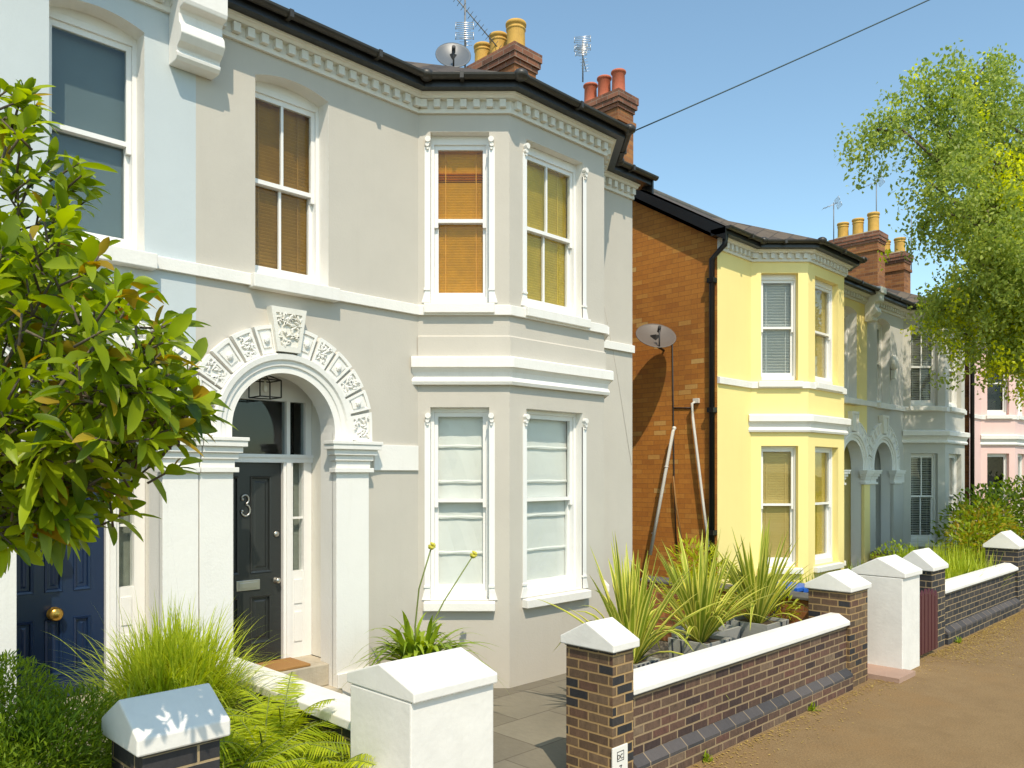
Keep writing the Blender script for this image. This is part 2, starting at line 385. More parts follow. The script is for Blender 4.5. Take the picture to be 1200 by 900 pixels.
def leaves(name, parent, mats, base, dirs, ups, length, width, midx=None, st=(0, .22, .5, .78, 1), wp=(.12, .75, 1, .62, .02), droop=.2, fold=.15, top=False):
    """many leaf blades as one foliage mesh; every argument is an array over leaves"""
    n = len(base); off = ORIGIN.get(parent, Vector((0, 0, 0)))
    base = np.asarray(base, float) - np.array(off); dirs = np.asarray(dirs, float); ups = np.asarray(ups, float)
    dirs = dirs / np.linalg.norm(dirs, axis=1, keepdims=True)
    side = np.cross(dirs, ups); ln = np.linalg.norm(side, axis=1, keepdims=True); ln[ln < 1e-4] = 1
    side /= ln; up = np.cross(side, dirs)
    length = np.broadcast_to(length, n)[:, None]; width = np.broadcast_to(width, n)[:, None]; droop = np.broadcast_to(droop, n)[:, None]
    K = len(st); V = np.zeros((n, K, 3, 3))
    for k in range(K):
        c = base + dirs * length * st[k]
        c = c - np.array([0, 0, 1.0]) * (droop * length * st[k] ** 2)
        V[:, k, 1] = c
        V[:, k, 0] = c + side * width * wp[k] * .5 + up * width * fold * wp[k]
        V[:, k, 2] = c - side * width * wp[k] * .5 + up * width * fold * wp[k]
    verts = V.reshape(-1, 3)
    q = []
    for k in range(K - 1):
        for j in range(2):
            a = k * 3 + j; q.append((a, a + 1, a + 4, a + 3))
    q = np.array(q); F = (q[None] + (np.arange(n) * K * 3)[:, None, None]).reshape(-1, 4)
    me = bpy.data.meshes.new(name)
    me.vertices.add(len(verts)); me.vertices.foreach_set('co', verts.ravel())
    me.loops.add(F.size); me.loops.foreach_set('vertex_index', F.ravel().astype(np.int32))
    me.polygons.add(len(F)); me.polygons.foreach_set('loop_start', (np.arange(len(F)) * 4).astype(np.int32))
    me.polygons.foreach_set('loop_total', np.full(len(F), 4, np.int32))
    if not isinstance(mats, (list, tuple)): mats = [mats]
    for m in mats: me.materials.append(m)
    if midx is not None: me.polygons.foreach_set('material_index', np.repeat(np.asarray(midx, np.int32), len(q)))
    me.polygons.foreach_set('use_smooth', np.ones(len(F), bool))
    me.update(calc_edges=True)
    uvv = np.tile(np.array([(j * .5, st[k]) for k in range(K) for j in range(3)]), (n, 1))
    uvl = me.uv_layers.new(name='UVMap'); uvl.data.foreach_set('uv', uvv[F.ravel()].ravel())
    o = bpy.data.objects.new(name, me); COL.objects.link(o)
    if parent is not None: o.parent = parent; ORIGIN[o] = off
    return o
def unit(n):
    v = RNG.normal(size=(n, 3)); return v / np.linalg.norm(v, axis=1, keepdims=True)

# ------------------------------------------------------------------ houses
def arc(cu, cz, r, a0, a1, n):
    return [(cu + r * math.cos(a0 + (a1 - a0) * i / n), cz + r * math.sin(a0 + (a1 - a0) * i / n)) for i in range(n + 1)]
def head(u0, u1, z1, rise, n=10):
    """points of a segmental window head from u1 to u0"""
    if rise <= 0: return [(u1, z1), (u0, z1)]
    w = (u1 - u0) / 2; rad = (w * w + rise * rise) / (2 * rise); a = math.asin(w / rad)
    return arc((u0 + u1) / 2, z1 + rise - rad, rad, math.pi / 2 - a, math.pi / 2 + a, n)

def panel(mb, fr, length, z0, z1, holes, doorway=None, mat=0):
    """one flat stretch of wall with its openings, their reveals and the dark room behind"""
    if doorway:
        u0, u1, sp, r = doorway; c = (u0 + u1) / 2
        outer = [(0, z0), (u0, z0), (u0, sp)] + arc(c, sp, r, math.pi, 0, 24)[1:-1] + [(u1, sp), (u1, z0), (length, z0), (length, z1), (0, z1)]
        edge = outer[1:-3]
        for a, b in zip(edge[:-1], edge[1:]):
            mb.add([fr.p(a[0], 0, a[1]), fr.p(b[0], 0, b[1]), fr.p(b[0], -.20, b[1]), fr.p(a[0], -.20, a[1])], [(0, 1, 2, 3)], 1)
    else: outer = [(0, z0), (length, z0), (length, z1), (0, z1)]
    loops = [outer]; 
    for h in holes:
        hp = [(h['u0'], h['z0']), (h['u1'], h['z0'])] + head(h['u0'], h['u1'], h['z1'], h.get('rise', 0))
        loops.append(hp)
        dep = h['r'] + .30
        for a, b in zip(hp, hp[1:] + hp[:1]):
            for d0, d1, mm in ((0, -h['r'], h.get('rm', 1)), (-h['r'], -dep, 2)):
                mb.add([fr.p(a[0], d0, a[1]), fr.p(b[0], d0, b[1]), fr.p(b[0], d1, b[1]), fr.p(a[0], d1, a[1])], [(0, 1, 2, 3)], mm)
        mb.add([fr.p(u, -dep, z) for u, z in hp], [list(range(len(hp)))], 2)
    tri = tessellate_polygon([[Vector((u, z, 0)) for u, z in lp] for lp in loops])
    flat = [q for lp in loops for q in lp]
    mb.add([fr.p(u, 0, z) for u, z in flat], [list(t) for t in tri], mat)

def scroll(mb, fr, u, z, side):
    """carved scroll bracket at a window head"""
    mb.fbox(fr, u - .017, u + .017, 0, .036, z - .04, z + .01)
    for (du, dz, r, w) in ((.0, .0, .028, .045), (side * .006, -.048, .020, .034), (side * .003, -.082, .012, .026)):
        a = [fr.p(u + du + r * math.cos(2 * math.pi * k / 12), 0, z + dz + r * math.sin(2 * math.pi * k / 12)) for k in range(12)]
        b = [fr.p(u + du + r * math.cos(2 * math.pi * k / 12), w, z + dz + r * math.sin(2 * math.pi * k / 12)) for k in range(12)]
        mb.prism(a, b)

def window(H, fr, h):
    u0, u1, z0, z1, r, rise = h['u0'], h['u1'], h['z0'], h['z1'], h['r'], h.get('rise', 0)
    fine = h.get('fine', True)
    f = MB(); d = -r; bx = .03
    f.fbox(fr, u0, u0 + bx, d, d - .10, z0, z1); f.fbox(fr, u1 - bx, u1, d, d - .10, z0, z1)
    f.fbox(fr, u0 + bx, u1 - bx, d - .002, d - .10, z1 - h.get('hd', .06), z1)
    f.fbox(fr, u0 + bx, u1 - bx, d + .02, d - .10, z0, z0 + .07)
    if rise > 0:
        hp = head(u0, u1, z1, rise)
        f.prism([fr.p(u, d, z) for u, z in hp], [fr.p(u, d - .09, z) for u, z in hp])
    if h.get('surround'):
        for a, b in ((u0 - .055, u0), (u1, u1 + .055)):
            f.fbox(fr, a, b, .007, -.012, z0 + .10, z1 - .15)
            f.fbox(fr, a - .006, b + .0, .018, -.012, z0 + .12, z0 + .14)
            s_ = -1 if a < u0 else 1; e = a if s_ < 0 else b
            f.prism([fr.p(q, .012, z) for q, z in ((e, z0 + .10), (e + s_ * .028, z0), (u0 if s_ < 0 else u1, z0), (u0 if s_ < 0 else u1, z0 + .10))],
                    [fr.p(q, -.01, z) for q, z in ((e, z0 + .10), (e + s_ * .028, z0), (u0 if s_ < 0 else u1, z0), (u0 if s_ < 0 else u1, z0 + .10))])
    w = f.build('window', GLOSS, H)
    a0, a1 = u0 + bx, u1 - bx; zb, zt = z0 + .07, z1 - h.get('hd', .06); zm = h.get('zm', (zb + zt) / 2 + .01)
    st = .036
    for nm, za, zc, dd in (('upper_sash', zm - .018, zt, d - .022), ('lower_sash', zb, zm + .018, d - .062)):
        s_ = MB(); lower = nm[0] == 'l'
        br = .062 if lower else .036; tr = .036 if lower else .045
        s_.fbox(fr, a0 + .001, a0 + st, dd, dd - .036, za - (0 if lower else .05), zc); s_.fbox(fr, a1 - st, a1 - .001, dd, dd - .036, za - (0 if lower else .05), zc)
        s_.fbox(fr, a0 + st, a1 - st, dd - .001, dd - .036, za, za + br); s_.fbox(fr, a0 + st, a1 - st, dd - .001, dd - .036, zc - tr, zc)
        nb = h.get('bars', 0)
        for k in range(nb):
            c = a0 + (a1 - a0) * (k + 1) / (nb + 1)
            s_.fbox(fr, c - .011, c + .011, dd - .004, dd - .03, za + br, zc - tr)
        s_.build('sash', GLOSS, w)
        g = MB(); g.fbox(fr, a0 + st, a1 - st, dd - .016, dd - .020, za + br, zc - tr)
        g.build('pane', GLASSD if h.get('blind') == 'roller' else GLASS, w)
    # blind
    kind = h.get('blind'); db = d - .108; b0, b1 = a0 + .004, a1 - .004
    if kind in ('amber', 'olive', 'white', 'tan', 'brown'):
        mt = {'amber': AMBER, 'brown': AMBERSHADE, 'olive': OLIVE, 'white': WSLAT, 'tan': TAN}[kind]  # brown is the amber slat with shade and reflection put into its colour
        b = MB(); z = zt - .02; pitch = h.get('pitch', .026); hw = pitch * .54
        while z > zb + .01:
            tl = h.get('tilt', .92)
            if h.get('open') and h['open'][0] < z < h['open'][1]: tl = .3
            P = fr.p; dx, dzz = hw * math.sqrt(1 - tl * tl), hw * tl
            b.hexa([P(b0, db - dx, z - dzz), P(b1, db - dx, z - dzz), P(b1, db - dx - .002, z - dzz + .002), P(b0, db - dx - .002, z - dzz + .002),
                    P(b0, db + dx, z + dzz), P(b1, db + dx, z + dzz), P(b1, db + dx - .002, z + dzz + .002), P(b0, db + dx - .002, z + dzz + .002)])
            z -= pitch
        b.fbox(fr, b0, b1, db + .02, db - .02, zt - .035, zt)
        for q in (.2, .8):
            c = b0 + (b1 - b0) * q; b.fbox(fr, c - .003, c + .003, db + .018, db + .016, zb + .01, zt - .035)
        b.build('blind', mt, w)
    elif kind == 'roman':
        b = MB(); rows = []; nf = 5; H_ = zt - zb
        for k in range(nf):
            za, zc = zt - H_ * k / nf, zt - H_ * (k + 1) / nf
            rows += [(za, db), (za - .3 * (za - zc), db + .004), (zc + .035, db + .006), (zc + .022, db + .022), (zc + .006, db + .020), (zc + .001, db + .002)]
        m_ = 8
        pts = [fr.p(b0 + (b1 - b0) * i / m_, dd + .003 * math.sin(i * 1.7 + z * 9), z + .004 * math.sin(i * 1.3 + k)) for k, (z, dd) in enumerate(rows) for i in range(m_ + 1)]
        fs = [(k * (m_ + 1) + i, k * (m_ + 1) + i + 1, (k + 1) * (m_ + 1) + i + 1, (k + 1) * (m_ + 1) + i) for k in range(len(rows) - 1) for i in range(m_)]
        b.add(pts, fs, 0); b.build('blind', ROMAN, w, recalc=False)
    elif kind == 'roller':
        b = MB(); b.fbox(fr, b0, b1, db, db - .004, zb, zt); b.tube([fr.p(b0, db - .03, zt - .03), fr.p(b1, db - .03, zt - .03)], .022)  # full-height sheet whose tone stands for sky mirrored in the pane
        b.build('blind', ROLLER, w)
    if h.get('sill', True):
        s_ = MB(); e = h.get('se', .055); P = fr.p; pr = h.get('sp', .075); th = h.get('st', .10)
        s_.hexa([P(u0 - e, pr, z0 - th), P(u1 + e, pr, z0 - th), P(u1 + e, -r + .018, z0 - th), P(u0 - e, -r + .018, z0 - th),
                 P(u0 - e, pr, z0 - .018), P(u1 + e, pr, z0 - .018), P(u1 + e, -r + .018, z0 - .002), P(u0 - e, -r + .018, z0 - .002)])
        s_.build('sill', WHITE, w, bevel=.006)
    if h.get('corbels'):
        for c, sd in ((u0 - .02, -1), (u1 + .02, 1)):
            k = MB(); scroll(k, fr, c, z1 - .085, sd); k.build('scroll_bracket', WHITE, w)

def voussoirs(Aparent, fr, c, zc, r0, r1, ulim, rich):
    for i in range(13):
        if i == 6:
            pts = [(c - .105, zc + r0 + .005), (c + .105, zc + r0 + .005), (c + .165, zc + r0 + .375), (c - .165, zc + r0 + .375)]; th = .09
        else:
            w = math.pi / 13; k = i
            a0, a1 = math.pi - w * k - .018, math.pi - w * (k + 1) + .018
            if i == 5: a1 = max(a1, math.pi / 2 + .15)
            if i == 7: a0 = min(a0, math.pi / 2 - .15)
            if i in (5, 7) and abs(a0 - a1) < .06: continue
            if i == 0: a0 += .12
            if i == 12: a1 -= .12
            pts = arc(c, zc, r0, a0, a1, 3) + arc(c, zc, r1, a1, a0, 3)
            pts = [(min(max(u, ulim[0]), ulim[1]), z) for u, z in pts]; th = .05
        cu = sum(p[0] for p in pts) / len(pts); cz = sum(p[1] for p in pts) / len(pts)
        b = MB(); q = [(cu + (u - cu) * .74, cz + (z - cz) * .74) for u, z in pts]
        n = len(pts)
        b.loft([[fr.p(u, 0, z) for u, z in pts], [fr.p(u, th, z) for u, z in pts], [fr.p(u, th, z) for u, z in q], [fr.p(u, th - .016, z) for u, z in q]], 0)
        if rich:
            rnd = random.Random(i * 5 + 1)
            if i % 2 == 0:
                for _ in range(60 if i == 6 else 24):
                    for _t in range(20):
                        a, bb = rnd.random(), rnd.random()
                        e = pts[0:2] if i == 6 else None
                        u = cu + (rnd.random() - .5) * .75 * (max(p[0] for p in pts) - min(p[0] for p in pts)); z = cz + (rnd.random() - .5) * .75 * (max(p[1] for p in pts) - min(p[1] for p in pts))
                        if inside((u, z), q): break
                    else: continue
                    an = rnd.random() * 3.14; l_, w_ = .022 + .014 * rnd.random(), .009
                    cs, sn = math.cos(an), math.sin(an)
                    ring = lambda s_, d_: [fr.p(u + (x * cs - y * sn) * s_, d_, z + (x * sn + y * cs) * s_) for x, y in ((-l_, 0), (-l_ * .5, w_), (l_ * .5, w_), (l_, 0), (l_ * .5, -w_), (-l_ * .5, -w_))]
                    b.loft([ring(1, th - .017), ring(1, th - .004), ring(.55, th + .004)], 0)
            else:
                q2 = [(cu + (u - cu) * .56, cz + (z - cz) * .56) for u, z in pts]
                b.loft([[fr.p(u, th - .017, z) for u, z in q2], [fr.p(u, th - .003, z) for u, z in q2], [fr.p(cu + (u - cu) * .9, th - .003, cz + (z - cz) * .9) for u, z in q2]], 0)
                b.loft([[fr.p(cu + .028 * s_ * math.cos(k * .785), dd, cz + .036 * s_ * math.sin(k * .785)) for k in range(8)] for s_, dd in ((1, th - .004), (.9, th + .012), (.4, th + .022))], 0)
        b.build('keystone' if i == 6 else 'voussoir', CREAM if i == 6 else WHITE, Aparent)
def inside(p, poly):
    x, y = p; r = False; n = len(poly)
    for i in range(n):
        (x0, y0), (x1, y1) = poly[i], poly[i - 1]
        if (y0 > y) != (y1 > y) and x < (x1 - x0) * (y - y0) / (y1 - y0 + 1e-12) + x0: r = not r
    return r

def doorway(H, fr, o):
    """recessed porch with its door, frame, sidelight and fanlight at the back"""
    Z0 = .40; bk = -.47
    p = MB(); a, b = .15, 1.31
    for u in (a, b):
        mm = 0
        p.add([fr.p(u, -.20, Z0), fr.p(u, bk, Z0), fr.p(u, bk, 3.1), fr.p(u, -.20, 3.1)], [(0, 1, 2, 3)], 0)
    p.add([fr.p(a, -.2, 3.1), fr.p(b, -.2, 3.1), fr.p(b, bk, 3.1), fr.p(a, bk, 3.1)], [(0, 1, 2, 3)], 1)
    # back of the arch wall, inside the porch
    c, sp, r = .76, 2.47, .48
    out = [(a, Z0), (.28, Z0), (.28, sp)] + arc(c, sp, r, math.pi, 0, 20)[1:-1] + [(1.24, sp), (1.24, Z0), (b, Z0), (b, 3.1), (a, 3.1)]
    tri = tessellate_polygon([[Vector((u, z, 0)) for u, z in out]])
    p.add([fr.p(u, -.201, z) for u, z in out], [list(t) for t in tri], 1)
    # back wall above and beside the screen, and a dark hall behind it
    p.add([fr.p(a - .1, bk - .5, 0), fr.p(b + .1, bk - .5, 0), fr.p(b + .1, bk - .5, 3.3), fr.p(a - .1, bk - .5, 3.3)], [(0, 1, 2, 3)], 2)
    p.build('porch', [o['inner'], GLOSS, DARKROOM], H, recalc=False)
    s = MB(); s.fbox(fr, .24, 1.28, .10, bk - .04, .02, .20); s.fbox(fr, .281, 1.239, -.06, bk - .04, .201, Z0); s.fbox(fr, .152, 1.308, -.203, bk - .04, .2, Z0 - .002)
    s.build('doorstep', STEPSTONE, H, bevel=.012)
    d = bk
    f = MB()
    f.fbox(fr, .152, .298, d, d - .09, Z0, 2.20); f.fbox(fr, 1.01, 1.105, d + .012, d - .09, Z0, 2.20); f.fbox(fr, 1.035, 1.08, d + .03, d + .012, Z0, 2.20)
    f.fbox(fr, 1.225, 1.308, d, d - .09, Z0, 2.20)
    f.fbox(fr, .152, 1.308, d + .02, d - .09, 2.20, 2.275); f.fbox(fr, .152, 1.308, d + .034, d + .02, 2.245, 2.268)
    f.fbox(fr, .152, 1.308, d + .01, d - .09, 2.76, 3.1)
    f.fbox(fr, .152, .21, d, d - .09, 2.275, 2.76); f.fbox(fr, 1.05, 1.085, d, d - .09, 2.275, 2.76); f.fbox(fr, 1.245, 1.308, d, d - .09, 2.275, 2.76)
    f.fbox(fr, 1.105, 1.225, d - .005, d - .07, Z0, 1.20)
    f.fbox(fr, 1.125, 1.205, d + .004, d - .005, .55, .82); f.fbox(fr, 1.125, 1.205, d + .004, d - .005, .90, 1.12)
    f.fbox(fr, 1.105, 1.225, d - .02, d - .05, 1.68, 1.70)
    df = f.build('door_frame', GLOSS, H)
    g = MB(); g.fbox(fr, .21, 1.05, d - .04, d - .044, 2.275, 2.76); g.fbox(fr, 1.085, 1.245, d - .04, d - .044, 2.275, 2.76); g.build('fanlight_pane', GLASSD, df)
    g = MB(); g.fbox(fr, 1.105, 1.225, d - .04, d - .044, 1.2, 1.68); g.fbox(fr, 1.105, 1.225, d - .04, d - .044, 1.70, 2.2); g.build('sidelight_pane', GLASS, df)
    g = MB(); g.fbox(fr, 1.09, 1.24, d - .10, d - .104, 1.1, 2.2); g.build('net_curtain', o.get('net', NET), df)
    # panelled door
    m = MB(); u0, u1 = .30, 1.008; z0, z1 = Z0 + .01, 2.198; e = d - .03
    cols = o.get('cols', 2); rows = [(z0 + .17, z0 + .60), (z0 + .80, z1 - .12)]
    stw = .095; gap = .10 if cols == 2 else .07
    pw = (u1 - u0 - 2 * stw - (cols - 1) * gap) / cols
    holes = [(u0 + stw + k * (pw + gap), u0 + stw + k * (pw + gap) + pw, za, zb) for k in range(cols) for za, zb in rows]
    loops = [[(u0, z0), (u1, z0), (u1, z1), (u0, z1)]] + [[(h[0], h[2]), (h[1], h[2]), (h[1], h[3]), (h[0], h[3])] for h in holes]
    tri = tessellate_polygon([[Vector((u, z, 0)) for u, z in lp] for lp in loops]); flat = [q for lp in loops for q in lp]
    m.add([fr.p(u, e, z) for u, z in flat], [list(t) for t in tri], 0)
    for h in holes:
        ring = lambda i, dd: [fr.p(h[0] + i, dd, h[2] + i), fr.p(h[1] - i, dd, h[2] + i), fr.p(h[1] - i, dd, h[3] - i), fr.p(h[0] + i, dd, h[3] - i)]
        m.loft([ring(0, e), ring(.004, e + .008), ring(.02, e + .004), ring(.026, e - .016), ring(.045, e - .016), ring(.06, e - .010)], 0, caps=False)
        m.add(ring(.06, e - .010), [(0, 1, 2, 3)], 0)
    dm = m.build('door', o['door'], H, recalc=False)
    if o.get('furn') == 'nickel':
        k = MB(); zl = 1.11; k.fbox(fr, .575, .795, e + .012, e - .002, zl - .045, zl + .045); k.fbox(fr, .598, .772, e + .018, e + .012, zl - .026, zl + .026); k.build('letterbox', NICKEL, dm, bevel=.004)
        k = MB(); q = fr.p(.955, e, 1.13); k.lathe(q, [(.028, 0), (.028, -.006), (.010, -.012), (.010, -.03), (.024, -.036), (.027, -.048), (.02, -.06), (.004, -.063)], axis='y'); k.build('doorknob', NICKEL, dm)
        k = MB(); q = fr.p(.96, e, 1.55); k.lathe(q, [(.027, 0), (.027, -.008), (.02, -.014), (.004, -.016)], axis='y', n=14); k.build('lock', NICKEL, dm)
        # the numeral 3 in curly metal script
        cu_, cz_ = .655, 1.82; pts = []
        for a in np.linspace(2.9, -1.45, 12): pts.append((cu_ + .034 * math.cos(a), cz_ + .052 + .040 * math.sin(a)))
        for a in np.linspace(1.35, -2.9, 14): pts.append((cu_ + .004 + .042 * math.cos(a), cz_ - .045 + .050 * math.sin(a)))
        k = MB(); k.tube([fr.p(u, e + .010, z) for u, z in pts], .0085, n=6)
        k.ball(fr.p(pts[0][0] + .008, e + .010, pts[0][1] - .008), .014); k.ball(fr.p(pts[-1][0] + .008, e + .010, pts[-1][1] + .008), .014)
        k.build('house_numeral', NICKEL, dm)
    elif o.get('furn') == 'brass':
        k = MB(); q = fr.p(.655, e, 1.05); k.lathe(q, [(.05, 0), (.05, -.008), (.018, -.014), (.018, -.035), (.045, -.044), (.052, -.06), (.04, -.078), (.006, -.086)], axis='y'); k.build('doorknob', BRASS, dm)
        k = MB(); k.fbox(fr, .31, .345, e + .015, e - .002, 1.62, 1.69); k.build('lock', BRASS, dm, bevel=.004)

def house(o):
    P, s, W, dz = o['party'], o['s'], o['W'], o['dz']; b = o['bay']; bd = b[1] - b[0]
    H = thing('terraced_house', (P + s * W / 2, D + 1, 0), o['label'], 'house', 'rendered houses along the street')
    F = Frame((P, D), (s, 0), (0, -1), dz)
    Fc1 = Frame((P + s * b[0], D), (s, -1), (-s, -1), dz)
    Ff = Frame((P + s * b[1], D - bd), (s, 0), (0, -1), dz)
    Fc2 = Frame((P + s * b[2], D - bd), (s, 1), (s, -1), dz)
    Fe = Frame((P + s * b[3], D), (s, 0), (0, -1), dz)
    zb, zt = -.1 - dz, 5.62; cl = bd * math.sqrt(2)
    near_c = .447; fw = b[2] - b[1]
    rich = o.get('rich', False)
    U = dict(z0=3.77, z1=5.44, r=.10, surround=rich, corbels=rich, hd=.085, rm=o.get('jw', 0), sill=True, st=.11)
    G = dict(z0=.866, z1=2.75, r=.10, surround=rich, corbels=rich, hd=.04, rm=o.get('jw', 0), se=.06, st=.10)
    cw = .575
    k0 = (cl - cw) / 2
    if o.get('cshift'): k0 += o['cshift']
    fw0 = (fw - .87) / 2 + (o.get('fshift', 0)); f1 = fw0 + min(.87, fw - .2)
    bl = o['blinds']
    a0, a1 = o['upwin']
    w_up = dict(u0=a0, u1=a1, z0=3.755, z1=5.40, rise=.065, r=.16, bars=o.get('upbars', 1), blind=bl['up'], rm=1, hd=.05, st=.13, sp=.10, se=.06, pitch=.03, tilt=.9)
    c1u = dict(U, u0=k0, u1=k0 + cw, blind=bl['c1u'], **o.get('c1uo', {})); c1g = dict(G, u0=k0, u1=k0 + cw, blind=bl['c1g'], **o.get('c1go', {}))
    fu = dict(U, u0=fw0, u1=f1, blind=bl['fu'], bars=o.get('fbars', 1), **o.get('fuo', {})); fg = dict(G, u0=fw0, u1=f1, blind=bl['fg'])
    c2u = dict(U, u0=cl - k0 - cw, u1=cl - k0, blind=bl['c1u'], **o.get('c1uo', {})); c2g = dict(G, u0=cl - k0 - cw, u1=cl - k0, blind=bl['c1g'])
    for q in (c2u, c2g): q['surround'] = q['corbels'] = False
    if o.get('nobay'): segs = [(F, b[0], [w_up], True), (Fc1, cl, [], 0), (Ff, fw, [], 0), (Fc2, cl, [], 0), (Fe, W - b[3], [], 0)]
    else:
        cA, cB = ([c1u, c1g], [c2u, c2g])
        segs = [(F, b[0], [w_up], True), (Fc1, cl, cA, 0), (Ff, fw, [fu, fg], 0), (Fc2, cl, cB, 0), (Fe, W - b[3], [], 0)]
    wl = MB()
    for fr, ln, hs, dw in segs:
        panel(wl, fr, ln, zb, zt, hs, (.28, 1.24, 2.47, .48) if dw else None)
    # back wall and far side so that the house is closed
    x0, x1 = sorted((P, P + s * W)); yb = D + 8
    wl.add([(x0, yb, 0), (x1, yb, 0), (x1, yb, zt + dz), (x0, yb, zt + dz)], [(0, 1, 2, 3)], 3)
    rz = lambda y: 5.70 + dz + (y - (D - .19)) * .615
    ridge = 9.5
    flank_x = P + s * W
    gp = [(flank_x, D, -.1), (flank_x, yb, -.1), (flank_x, yb, zt + dz), (flank_x, yb - .2, rz(ridge) - (yb - .2 - ridge) * .615 - .06), (flank_x, ridge, rz(ridge) - .06), (flank_x, D, rz(D) - .06)]
    wl.poly(gp, 3)
    if not o.get('rmwhite'): pass
    wall = wl.build('wall', [o['wall'], WHITE, DARKROOM, o['flank']], H, recalc=False)
    for fr, ln, hs, dw in segs:
        for h in hs: window(H, fr, h)
    doorway(H, Frame((o['doorx'], D), (1, 0), (0, -1), dz) if 'doorx' in o else F, o)
    # plan path in +X order for everything that runs along the front
    path = [(P, D), (P + s * b[0], D), (P + s * b[1], D - bd), (P + s * b[2], D - bd), (P + s * b[3], D), (P + s * W, D)]
    if s < 0: path = path[::-1]
    e0 = (.15 if s < 0 else 0); e1 = (.15 if s > 0 else 0); zc = 5.61 + dz
    c = MB()
    c.sweep(path, [(0, zc), (.032, zc), (.036, zc + .034), (.03, zc + .036), (.03, zc + .118), (.085, zc + .122), (.10, zc + .145), (.125, zc + .15), (.13, zc + .166), (0, zc + .166)])
    cor = c.build('cornice', o.get('trim', CREAM), H)
    dn = MB()
    for i in range(len(path) - 1):
        A, B = Vector(path[i]), Vector(path[i + 1]); t = (B - A); ln = t.length; t.normalize()
        fr = Frame(A, t, (t.y, -t.x)); n = max(1, int(ln / .119)); p_ = ln / n
        for k in range(n):
            u = p_ * (k + .5); dn.fbox(fr, u - .031, u + .031, .028, .078, zc + .042, zc + .117)
    dn.build('dentil_course', o.get('trim', CREAM), cor)
    fa = MB(); fa.sweep(path, [(-.02, zc + .168), (.215, zc + .168), (.215, zc + .255), (-.02, zc + .255)], 0, e0, e1); fa.build('fascia', BLACK, H)
    gt = MB(); prof = [(.217 + .045 + .045 * math.cos(a), zc + .262 + .045 * math.sin(a)) for a in np.linspace(math.pi, 2 * math.pi, 9)] + [(.217 + .083, zc + .262), (.224, zc + .262)]
    gt.sweep(path, prof, 0, e0, e1)
    for i in range(len(path)):
        if 0 < i < len(path) - 1:
            ns = []
            for A, B in ((path[i - 1], path[i]), (path[i], path[i + 1])):
                t = (Vector(B) - Vector(A)).normalized(); ns.append(Vector((t.y, -t.x)))
            n = (ns[0] + ns[1]).normalized(); n = n / n.dot(ns[0]); q = Vector(path[i]) + n * .262
            gt.ball((q.x, q.y, zc + .255), (.075, .075, .055), 0, 10)
    for i in range(len(path) - 1):
        A, B = Vector(path[i]), Vector(path[i + 1]); t = (B - A).normalized(); nrm = Vector((t.y, -t.x))
        for q in ((.5,) if (B - A).length < 2 else (.3, .7)):
            m_ = A + (B - A) * q; fr = Frame(m_, t, nrm)
            gt.fbox(fr, -.018, .018, .215, .312, zc + .208, zc + .27)
    gt.build('gutter', GUTTER, H)
    st = MB()
    sz = 3.645 + dz
    stp = [(0, sz), (.04, sz), (.04, sz + .09), (0, sz + .105)]
    st.sweep(path, stp); st.build('string_course', WHITE, H)
    # bay mid cornice
    bp = path[1:5]
    mc = MB(); z = 2.965 + dz
    mc.sweep(bp, [(0, z), (.05, z), (.062, z + .03), (.05, z + .06), (.035, z + .075), (.05, z + .12), (.075, z + .155), (.10, z + .165), (.10, z + .255), (.085, z + .268), (0, z + .285)], 0, .055, .055)
    mc.build('bay_cornice', WHITE, H)
    if rich:
        bb = MB(); bb.sweep(bp, [(0, z + .27), (.018, z + .27), (.018, z + .47), (0, z + .485)], 0, 0, 0); bb.build('bay_band', o['wall'], H)
    # roof
    rf = MB(); xa, xb = x0 - (.15 if s < 0 else 0), x1 + (.15 if s > 0 else 0); ye = D - .225
    zr = lambda y: zc + .262 + (y - ye) * .615
    rf.prism([(xa, ye, zr(ye)), (xa, ridge, zr(ridge)), (xa, yb + .2, zr(ridge) - (yb + .2 - ridge) * .615), (xa, yb + .2, zr(ridge) - (yb + .2 - ridge) * .615 - .07), (xa, ridge, zr(ridge) - .07), (xa, ye, zr(ye) - .02)],
             [(xb, ye, zr(ye)), (xb, ridge, zr(ridge)), (xb, yb + .2, zr(ridge) - (yb + .2 - ridge) * .615), (xb, yb + .2, zr(ridge) - (yb + .2 - ridge) * .615 - .07), (xb, ridge, zr(ridge) - .07), (xb, ye, zr(ye) - .02)])
    q = .225; xs = sorted((P + s * b[0], P + s * b[3])); xm = (xs[0] + xs[1]) / 2; yf = D - bd - q; k_ = q * .4142
    e = [(xs[0] - k_, ye), (xs[0] + bd - k_, yf), (xs[1] - bd + k_, yf), (xs[1] + k_, ye)]
    ap = (xm, D + 1.15, zr(D + 1.15) + .02); zz = zc + .262
    E = [(x, y, zz + (.02 if i in (1, 2) else .0)) for i, (x, y) in enumerate(e)]
    l_ = (xs[0] + .25, D + .9, zr(D + .9) + .01); r_ = (xs[1] - .25, D + .9, zr(D + .9) + .01)
    rf.poly([E[0], E[1], l_]); rf.poly([E[1], E[2], r_, l_]); rf.poly([E[2], E[3], r_])
    rf.tube([(xa, ridge, zr(ridge) - .02), (xb, ridge, zr(ridge) - .02)], .08, 1)
    roof = rf.build('roof', [SLATE, SLATECOPE], H, recalc=False)
    # verge board on the gable
    vb = MB(); fx = flank_x + s * .15; fy = flank_x + s * .02
